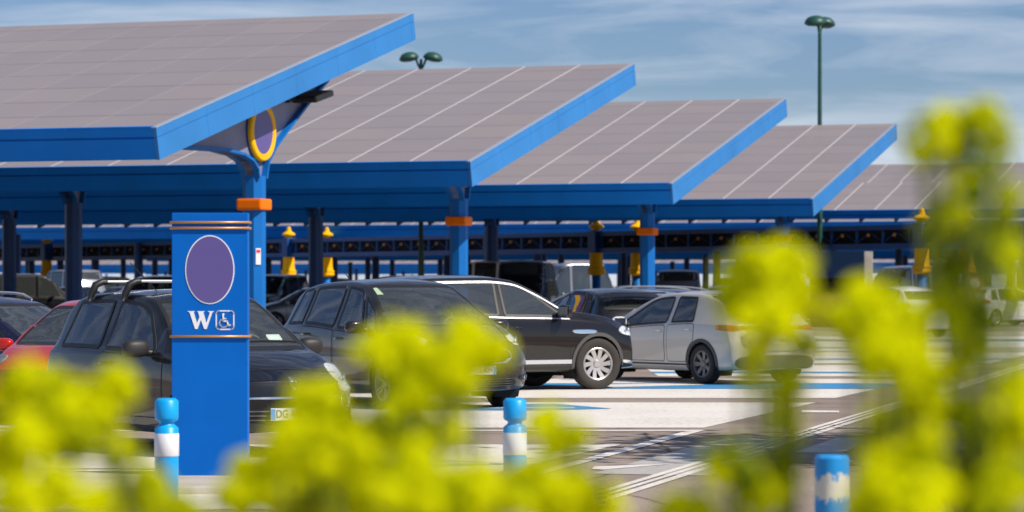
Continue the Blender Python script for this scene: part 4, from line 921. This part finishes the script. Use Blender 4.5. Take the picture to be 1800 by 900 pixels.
# ---------------------------------------------------------------- blue pylon
py_ = 24.05; pxl, pxr = (302 - 900) * py_ / FPX, (435.5 - 900) * py_ / FPX; PW = pxr - pxl
pr_ = empty('blue_pylon', (pxl, py_, 0), 0, label='tall blue pylon with copper rails, violet oval, white W and wheelchair symbol', cat='pylon')
H_ = CH + (HY - 374) * py_ / FPX; dp = .16
obj('pylon_body', box_bm(0, PW, 0, dp, .03, H_, bev=.006), mat('pylon blue enamel', (0.0, 0.125, 0.52), .5, spec=.15, var=.06, vscale=3, bump=.04, bscale=3), pr_)
obj('foot_plate', box_bm(-.04, PW + .04, -.03, dp + .05, 0, .03), M_blue_dk, pr_)
zz = lambda y: CH + (HY - y) * py_ / FPX
for yv in (391, 401, 591.5):
    bm = bmesh.new(); zc = zz(yv); r_ = .0105
    add_tube(bm, [(-.012, -.013, zc), (PW + .012, -.013, zc), (PW + .014, dp + .012, zc), (-.012, dp + .012, zc)], r_, 10, closed=True); obj('rail', bm, M_copper, pr_, smooth=True)
def oval(cx, cz, rx, rz, y, th, m, n=64, r2=None):
    bm = bmesh.new()
    if r2 is None: add_prism(bm, [(cx + rx * math.cos(2 * math.pi * i / n), cz + rz * math.sin(2 * math.pi * i / n)) for i in range(n)], y, y + th, Matrix(((1, 0, 0, 0), (0, 0, -1, 0), (0, 1, 0, 0), (0, 0, 0, 1))))
    return bm
sx = py_ / FPX
oc_ = oval((369 - 302) * sx, zz(474), 43.3 * sx, 60.5 * sx, .001, .004, None); ov = obj('oval_border', oc_, M_white, pr_)
obj('oval_face', oval((369 - 302) * sx, zz(474), 41.3 * sx, 58.5 * sx, .0052, .002, None), M_purple, ov)
def flat(polys, name, m, parent, y=.001, th=.004):
    bm = bmesh.new()
    for pg in polys: add_prism(bm, [((a - 302) * sx, zz(b)) for a, b in pg], y, y + th, Matrix(((1, 0, 0, 0), (0, 0, -1, 0), (0, 1, 0, 0), (0, 0, 0, 1))))
    return obj(name, bm, m, parent)
def Wp(x, y): return (300 + x / 12, 530 + y / 12)
Wsh = [[(360, 203), (512, 203), (512, 212), (488, 226), (556, 455), (608, 330), (583, 232), (565, 212), (565, 203), (716, 203), (716, 212), (690, 226), (754, 452), (828, 240), (815, 225), (785, 212), (785, 203), (912, 203), (912, 212), (880, 230), (760, 580), (708, 580), (638, 385), (568, 580), (515, 580), (400, 232), (375, 215), (360, 212)]]
wob = flat([[Wp(*p) for p in Wsh[0]]], 'letter_w', M_white, pr_)
def tube2(pts, wd):
    out = []
    for (a, b), (c_, d) in zip(pts, pts[1:]):
        v_ = Vector((c_ - a, d - b)).normalized(); n = Vector((-v_.y, v_.x)) * wd / 2; e = v_ * wd * .15
        out.append([(a - e.x + n.x, b - e.y + n.y), (a - e.x - n.x, b - e.y - n.y), (c_ + e.x - n.x, d + e.y - n.y), (c_ + e.x + n.x, d + e.y + n.y)])
    return out
def ringband(cx, cy, rx, ry, a0, a1, wd, n=24):
    return tube2([(cx + rx * math.cos(R(a0 + (a1 - a0) * i / n)), cy + ry * math.sin(R(a0 + (a1 - a0) * i / n))) for i in range(n + 1)], wd)
def sym(polys, name, y0): return flat([[Wp(*p) for p in pg] for pg in polys], name, M_white, pr_, y0, .003)
fr_ = []
rc, x0_, x1_, y0_, y1_ = 70, 962, 1332, 198, 588
path = []
for (cx_, cy_, a0) in ((x1_ - rc, y0_ + rc, -90), (x1_ - rc, y1_ - rc, 0), (x0_ + rc, y1_ - rc, 90), (x0_ + rc, y0_ + rc, 180)):
    for i in range(9): path.append((cx_ + rc * math.cos(R(a0 + 90 * i / 8)), cy_ + rc * math.sin(R(a0 + 90 * i / 8))))
path.append(path[0]); sym(tube2(path, 26), 'symbol_frame', .001)
sym(ringband(1118, 455, 84, 84, 18, 262, 26), 'wheelchair_symbol', .0012)
sym([[(1112 + 24 * math.cos(2 * math.pi * i / 20), 270 + 24 * math.sin(2 * math.pi * i / 20)) for i in range(20)]], 'wheelchair_symbol', .0014)
sym(tube2([(1108, 285), (1112, 410), (1190, 412), (1225, 505), (1262, 490)], 32), 'wheelchair_symbol', .0046)
sym(tube2([(1110, 360), (1172, 360)], 22), 'wheelchair_symbol', .0082)
tag(obj('plinth', box_bm(pxl - 1.2, pxr + .5, py_ - 1.3, py_ + .6, .0, .06, bev=.01), M_concrete), kind='structure')

# ---------------------------------------------------------------- tree beside the aisle (its shade falls on the asphalt)
def tree(x, y, h, r, label, seed=3, nleaf=9500):
    rt = random.Random(seed); root = empty('tree', (x, y, 0), 0, label=label, cat='tree')
    bm = bmesh.new(); add_tube(bm, [(0, 0, 0), (.05, .02, h * .3), (-.05, .05, h * .55), (0, 0, h * .85)], [.18, .14, .10, .03], 10)
    tips = []
    for i in range(14):
        a = i * 2.4; z0 = h * (.35 + .035 * i); e = Vector((math.cos(a) * r * rt.uniform(.5, .8), math.sin(a) * r * rt.uniform(.5, .8), z0 + rt.uniform(.4, 1.6))); add_tube(bm, [(0, 0, z0), (e.x * .5, e.y * .5, (z0 + e.z) / 2 + .1), e], [.06, .04, .015], 6); tips.append(e)
    obj('trunk', bm, mat('bark', (.12, .09, .065), .9, var=.4, vscale=12, bump=.5), root)
    bm = bmesh.new()
    for i in range(nleaf):
        t_ = rt.choice(tips); q = t_ + Vector((rt.gauss(0, .65), rt.gauss(0, .65), rt.gauss(0, .5))) * (r / 3.3); a = rt.uniform(0, 6.28); d = Vector((math.cos(a), math.sin(a), rt.uniform(-.6, .5))).normalized(); leaf(bm, q, d, rt.uniform(.20, .36), rt.uniform(.06, .10))
    obj('crown', bm, M_leaf, root); return root
TREES = [(12.0, 25.2, 9.5, 4.0), (15.8, 27.2, 10.0, 4.2)]

# ---------------------------------------------------------------- bollards
def bollard(px, d, h, label, peeled=False):
    x = (px - CX) * d / FPX; root = empty('bollard', (x, d, 0), 0, label=label, cat='bollard', group='cyan bollards at the planting edge')
    m = M_cyan
    if peeled:
        m = bpy.data.materials.new('peeling cyan paint'); m.use_nodes = True; t_ = m.node_tree; b = t_.nodes['Principled BSDF']; b.inputs['Roughness'].default_value = .5
        tcn = N(t_, 'ShaderNodeTexCoord'); nz = N(t_, 'ShaderNodeTexNoise'); nz.inputs['Scale'].default_value = 38; nz.inputs['Detail'].default_value = 7; nz.inputs['Roughness'].default_value = .7
        mpp = N(t_, 'ShaderNodeMapping'); mpp.inputs['Scale'].default_value = (1, 1, .45); sp = N(t_, 'ShaderNodeSeparateXYZ')
        mr = N(t_, 'ShaderNodeMapRange'); mr.inputs[1].default_value = 0; mr.inputs[2].default_value = .085; mr.inputs[3].default_value = .30; mr.inputs[4].default_value = -.12; s1 = N(t_, 'ShaderNodeMath', operation='SUBTRACT'); s1.inputs[1].default_value = h - .155; s2 = N(t_, 'ShaderNodeMath', operation='ABSOLUTE')
        ad = N(t_, 'ShaderNodeMath', operation='ADD'); gt = N(t_, 'ShaderNodeMath', operation='GREATER_THAN'); gt.inputs[1].default_value = .53
        mxx = N(t_, 'ShaderNodeMix', data_type='RGBA'); mxx.inputs[6].default_value = (.006, .30, .72, 1); mxx.inputs[7].default_value = (.70, .68, .55, 1)
        L = t_.links.new; L(tcn.outputs['Object'], mpp.inputs[0]); L(mpp.outputs[0], nz.inputs['Vector']); L(tcn.outputs['Object'], sp.inputs[0]); L(sp.outputs[2], s1.inputs[0]); L(s1.outputs[0], s2.inputs[0]); L(s2.outputs[0], mr.inputs[0]); L(nz.outputs[0], ad.inputs[0]); L(mr.outputs[0], ad.inputs[1]); L(ad.outputs[0], gt.inputs[0]); L(gt.outputs[0], mxx.inputs[0]); L(mxx.outputs[2], b.inputs['Base Color'])
    s_ = 1.0; r = .082
    if peeled: prof = [(r, 0), (r, h - .012), (r - .012, h)]
    else: prof = [(r, 0), (r, h - .205), (r - .012, h - .195), (r * .62, h - .178), (r * .62, h - .165), (r * .95, h - .150), (r, h - .135), (r, h - .02), (r - .02, h)]
    bm = bmesh.new(); add_lathe(bm, prof, 32); obj('shaft', bm, m, root, smooth=not peeled)
    if not peeled:
        bm = bmesh.new(); add_lathe(bm, [(r + .002, h - .40), (r + .0035, h - .398), (r + .0035, h - .245), (r + .002, h - .243)], 32, cap=False); obj('reflective_band', bm, M_white, root, smooth=True)
    return root
bollard(293, 21.1, CH - 200 * 21.1 / FPX, 'cyan bollard with white band standing in front of the blue pylon')
bollard(905, 21.6, CH - 200 * 21.6 / FPX, 'cyan bollard in the centre, below the front of the people carrier')
bollard(1462, 14.6, CH - 300 * 14.6 / FPX, 'nearest cyan bollard with peeling paint, among the flowers at right', True)

# ---------------------------------------------------------------- yellow green flowering plants close to the camera
def leaf_mat(name, c, tr, mixf=.45):
    m = bpy.data.materials.new(name); m.use_nodes = True; t = m.node_tree; t.nodes.clear(); o = N(t, 'ShaderNodeOutputMaterial'); mxs = N(t, 'ShaderNodeMixShader')
    d = N(t, 'ShaderNodeBsdfPrincipled'); d.inputs['Roughness'].default_value = .7; d.inputs['Specular IOR Level'].default_value = .12; tl = N(t, 'ShaderNodeBsdfTranslucent'); tl.inputs[0].default_value = (*tr, 1); mxs.inputs[0].default_value = mixf
    tcn = N(t, 'ShaderNodeTexCoord'); nz = N(t, 'ShaderNodeTexNoise'); nz.inputs['Scale'].default_value = 45; r = N(t, 'ShaderNodeValToRGB')
    r.color_ramp.elements[0].color = (*[x * .7 for x in c], 1); r.color_ramp.elements[1].color = (*[min(1, x * 1.2) for x in c], 1); r.color_ramp.elements[0].position = .35; r.color_ramp.elements[1].position = .65
    t.links.new(tcn.outputs['Object'], nz.inputs['Vector']); t.links.new(nz.outputs[0], r.inputs[0]); t.links.new(r.outputs[0], d.inputs['Base Color'])
    t.links.new(d.outputs[0], mxs.inputs[1]); t.links.new(tl.outputs[0], mxs.inputs[2]); t.links.new(mxs.outputs[0], o.inputs[0]); return m
M_bract = leaf_mat('yellow green bract', (.82, .84, .0), (.95, .96, .0), .55); M_bract2 = leaf_mat('older green bract', (.56, .60, .002), (.74, .80, .002))
M_leaf = leaf_mat('blue green leaf', (.10, .17, .012), (.22, .34, .01), .35); M_stem = mat('plant stem', (.16, .20, .03), .6)
rp = random.Random(11)
def rnd_dir(r):
    while True:
        v = Vector((r.uniform(-1, 1), r.uniform(-1, 1), r.uniform(-1, 1)))
        if .05 < v.length < 1: return v.normalized()
def cup(bm, c, n, r):               # a small cup of five bracts round a flower
    u = n.orthogonal().normalized(); v = n.cross(u); c0 = bm.verts.new(c); k = 6; a0 = rp.uniform(0, 6)
    vs_ = [bm.verts.new(c + (u * math.cos(a0 + 2 * math.pi * i / k) + v * math.sin(a0 + 2 * math.pi * i / k)) * r * rp.uniform(.8, 1.1) + n * r * .35) for i in range(k)]
    for i in range(k): bm.faces.new((c0, vs_[i], vs_[(i + 1) % k]))
def leaf(bm, b, d, L, wd):
    s_ = d.cross(Vector((0, 0, 1))); s_ = s_.normalized() if s_.length > .01 else Vector((1, 0, 0)); up = s_.cross(d)
    pts = [b, b + d * L * .35 + s_ * wd, b + d * L * .75 + s_ * wd * .8 + up * -.1 * L, b + d * L - up * .2 * L, b + d * L * .75 - s_ * wd * .8 + up * -.1 * L, b + d * L * .35 - s_ * wd]
    q = [bm.verts.new(p) for p in pts]; bm.faces.new((q[0], q[1], q[5])); bm.faces.new((q[1], q[2], q[4], q[5])); bm.faces.new((q[2], q[3], q[4]))
for i_, (x_, y_, h_, r_) in enumerate(TREES): tree(x_, y_, h_, r_, ['leafy tree outside the frame whose shade falls on the aisle', 'second leafy tree outside the frame, farther from the aisle'][i_], 3 + i_)
def plant(heads, d, label, bm_=None, leaves=70, leafz=None, dens=1.0):
    d *= 1.2
    """heads: (px, py, rx, ry[, tone, fill]) in photo pixels at depth d"""
    bx = sum(h[0] for h in heads) / len(heads); base = P(bx, 0, d); base = Vector((base.x, d + .12, .0))
    root = empty('flowering_plant', base, 0, label=label, cat='plant', group='yellow green flowering plants in front')
    bs = bmesh.new(); bl = bmesh.new()
    for h in heads:
        px, py, rx, ry = h[:4]; tone = h[4] if len(h) > 4 else 0; fill = h[5] if len(h) > 5 else 1
        dj = d + rp.uniform(-.12, .12); c = P(px, py, dj) - base; s_ = dj / FPX * 1.03; rx *= s_; ry *= s_
        top = c; b0 = Vector((rp.uniform(-.05, .05), rp.uniform(-.05, .05), 0))
        mid = Vector((c.x * .8, c.y * .8, c.z * .5)); path = [b0, b0.lerp(mid, .5), mid, mid.lerp(c, .6), c]
        add_tube(bs, path, [.006, .006, .005, .004, .003], 6)
        bh = bmesh.new(); vol = max(1, (rx * rx * 2 + ry * ry) / .0020) ** .9; K = max(4, int(fill * dens * 9 * vol)); K = min(K, 90)
        for q_ in range(K):
            dv = rnd_dir(rp); rad = rp.uniform(.25, 1.0) ** .5; sc = c + Vector((dv.x * rx, dv.y * rx, dv.z * ry)) * rad; sr = rp.uniform(.010, .019)
            mi = rp.choice((0, 0, 0, 0, 0, 0, 0, 1)) if not tone else rp.choice((0, 1, 1, 1, 2)); f0 = len(bh.faces)
            add_tube(bs, [c + Vector((0, 0, -ry * .9)), c.lerp(sc, .5) + Vector((0, 0, -ry * .25)), sc], .0013, 4)
            for j in range(rp.randint(9, 15)):
                e = rnd_dir(rp); e = (e + Vector((0, -.1, .5))).normalized(); cup(bh, sc + e * sr * rp.uniform(.5, 1), e, rp.uniform(.006, .0115))
            bh.faces.ensure_lookup_table()
            for k_ in range(f0, len(bh.faces)): bh.faces[k_].material_index = mi
        obj('flower_head', bh, [M_bract, M_bract2, M_leaf], root)
        for i in range(int(leaves / len(heads))):
            f = rp.uniform(.35, .97); p0 = mid.lerp(c - Vector((0, 0, ry * .6)), f) if f > .5 else b0.lerp(mid, f + .3); a = rp.uniform(0, 6.28)
            leaf(bl, p0, Vector((math.cos(a), math.sin(a), rp.uniform(-.3, .5))).normalized(), rp.uniform(.035, .065), rp.uniform(.004, .007))
    obj('stem', bs, M_stem, root); obj('foliage', bl, M_leaf, root)
plant([(40, 700, 55, 40), (130, 720, 80, 60), (200, 690, 40, 28), (30, 790, 60, 55), (130, 790, 34, 26, 1, .6)], 2.65, 'flowering plant in the left corner, covering the side of the black hatchback')
plant([(60, 870, 70, 50), (160, 890, 34, 20), (255, 870, 26, 32, 1, .7)], 2.4, 'low flowering plant at the bottom left corner below the bollard')
plant([(420, 870, 50, 32), (330, 900, 40, 22, 1), (265, 880, 30, 36)], 2.6, 'low flowering plant at the foot of the blue pylon')
plant([(555, 725, 45, 38), (500, 780, 45, 40), (590, 790, 55, 45), (530, 860, 80, 55), (640, 860, 60, 55)], 2.55, 'dense yellow flowering plant covering the front of the black hatchback')
plant([(700, 600, 42, 28), (690, 650, 42, 32), (650, 620, 22, 22, 0, .6), (755, 640, 30, 30), (720, 700, 30, 25, 1), (700, 745, 32, 25, 1)], 2.75, 'flowering plant rising in front of the people carrier, its left head')
plant([(820, 590, 30, 22), (840, 630, 36, 26), (790, 680, 50, 26), (770, 760, 36, 20, 0, .8)], 2.8, 'flowering plant covering the grille of the people carrier')
plant([(730, 845, 40, 30), (820, 880, 50, 28), (700, 895, 60, 34)], 2.5, 'dense yellow flowering plant at bottom centre left of the middle bollard')
plant([(960, 780, 40, 20, 0, .7), (1010, 768, 26, 20, 0, .7), (940, 850, 45, 30), (1010, 860, 45, 28), (955, 735, 20, 12, 0, .5), (1030, 895, 60, 24)], 2.7, 'flowering plant just right of the middle bollard')
plant([(1345, 485, 68, 56, 0, 1.5), (1400, 505, 38, 56, 0, 1.3), (1302, 530, 34, 44, 0, 1.2), (1350, 570, 54, 36, 0, 1.2)], 2.6, 'flowering plant with a large round yellow head over the grey hatchback', leaves=4)
plant([(1330, 640, 40, 32, 0, .55), (1385, 690, 32, 34, 0, .55), (1400, 620, 28, 30, 0, .6), (1390, 745, 26, 26, 0, .6)], 2.75, 'loose flowering plant below the round yellow head, beside the aisle', leaves=10)
plant([(1290, 820, 48, 40, 1), (1290, 870, 60, 42, 1), (1375, 840, 28, 44, 1), (1210, 900, 60, 16)], 2.6, 'darker green flowering plant left of the nearest bollard')
plant([(1530, 560, 66, 48, 0, 1.4), (1500, 570, 40, 40, 0, 1.2), (1600, 560, 34, 40), (1620, 680, 34, 50), (1570, 640, 52, 60), (1540, 620, 50, 50), (1590, 720, 46, 60), (1560, 780, 50, 50)], 2.5, 'tallest dense yellow flowering plant right of the grey hatchback')
plant([(1570, 850, 60, 50), (1540, 885, 36, 30), (1620, 800, 36, 60), (1600, 890, 80, 30), (1530, 895, 24, 12)], 2.4, 'dense yellow flowering plant hiding the foot of the nearest bollard')
plant([(1634, 238, 24, 24, 0, .6), (1625, 262, 16, 20, 1, .5), (1662, 220, 28, 20, 0, .7), (1700, 208, 34, 14, 0, .5), (1690, 245, 28, 34, 1), (1735, 230, 22, 26, 1, .45), (1750, 275, 20, 34, 1, .35), (1690, 290, 26, 24, 1, .6)], 2.7, 'top of the tall loose plant standing against the sky at right', leaves=24)
plant([(1660, 360, 44, 40, 1, .5), (1720, 345, 40, 40, 1, .4), (1640, 420, 36, 34, 1, .4), (1700, 420, 56, 40, 1, .5), (1690, 500, 50, 50, 1, .45), (1660, 590, 36, 60, 1, .35), (1780, 360, 22, 40, 1, .5)], 2.65, 'tall green plant hiding the yellow sleeved posts at right', leaves=150)
plant([(1730, 590, 30, 60, 1, .5), (1700, 690, 50, 60, 1, .6), (1720, 790, 50, 60, 1, .7), (1680, 860, 50, 40, 1, .8), (1770, 500, 30, 60, 1, .4), (1790, 430, 24, 40, 1, .5)], 2.55, 'dark leafy plant at the lower right behind the yellow heads', leaves=300)
plant([(90, 680, 40, 18, 0, .6), (205, 740, 36, 44, 0, .6), (70, 760, 60, 44), (215, 810, 22, 30, 1, .5), (10, 840, 40, 50)], 2.85, 'flowering plant filling the left corner behind the foremost yellow heads')
plant([(560, 700, 40, 30), (600, 740, 34, 30), (470, 840, 50, 50), (600, 830, 80, 60), (520, 890, 80, 40), (650, 790, 26, 26, 0, .8)], 2.8, 'broad flowering plant between the blue pylon and the people carrier, behind denser heads')
plant([(740, 680, 26, 22, 0, .8), (785, 640, 34, 34), (745, 805, 34, 24, 0, .8), (815, 850, 40, 28, 0, .8), (880, 890, 50, 24), (980, 880, 70, 36), (790, 890, 90, 40)], 2.6, 'broad flowering plant round the foot of the middle bollard')
plant([(1785, 700, 34, 42), (1790, 770, 36, 46), (1780, 860, 44, 50), (1730, 890, 40, 24, 1)], 2.35, 'yellow flowering plant at the right edge of the photo')
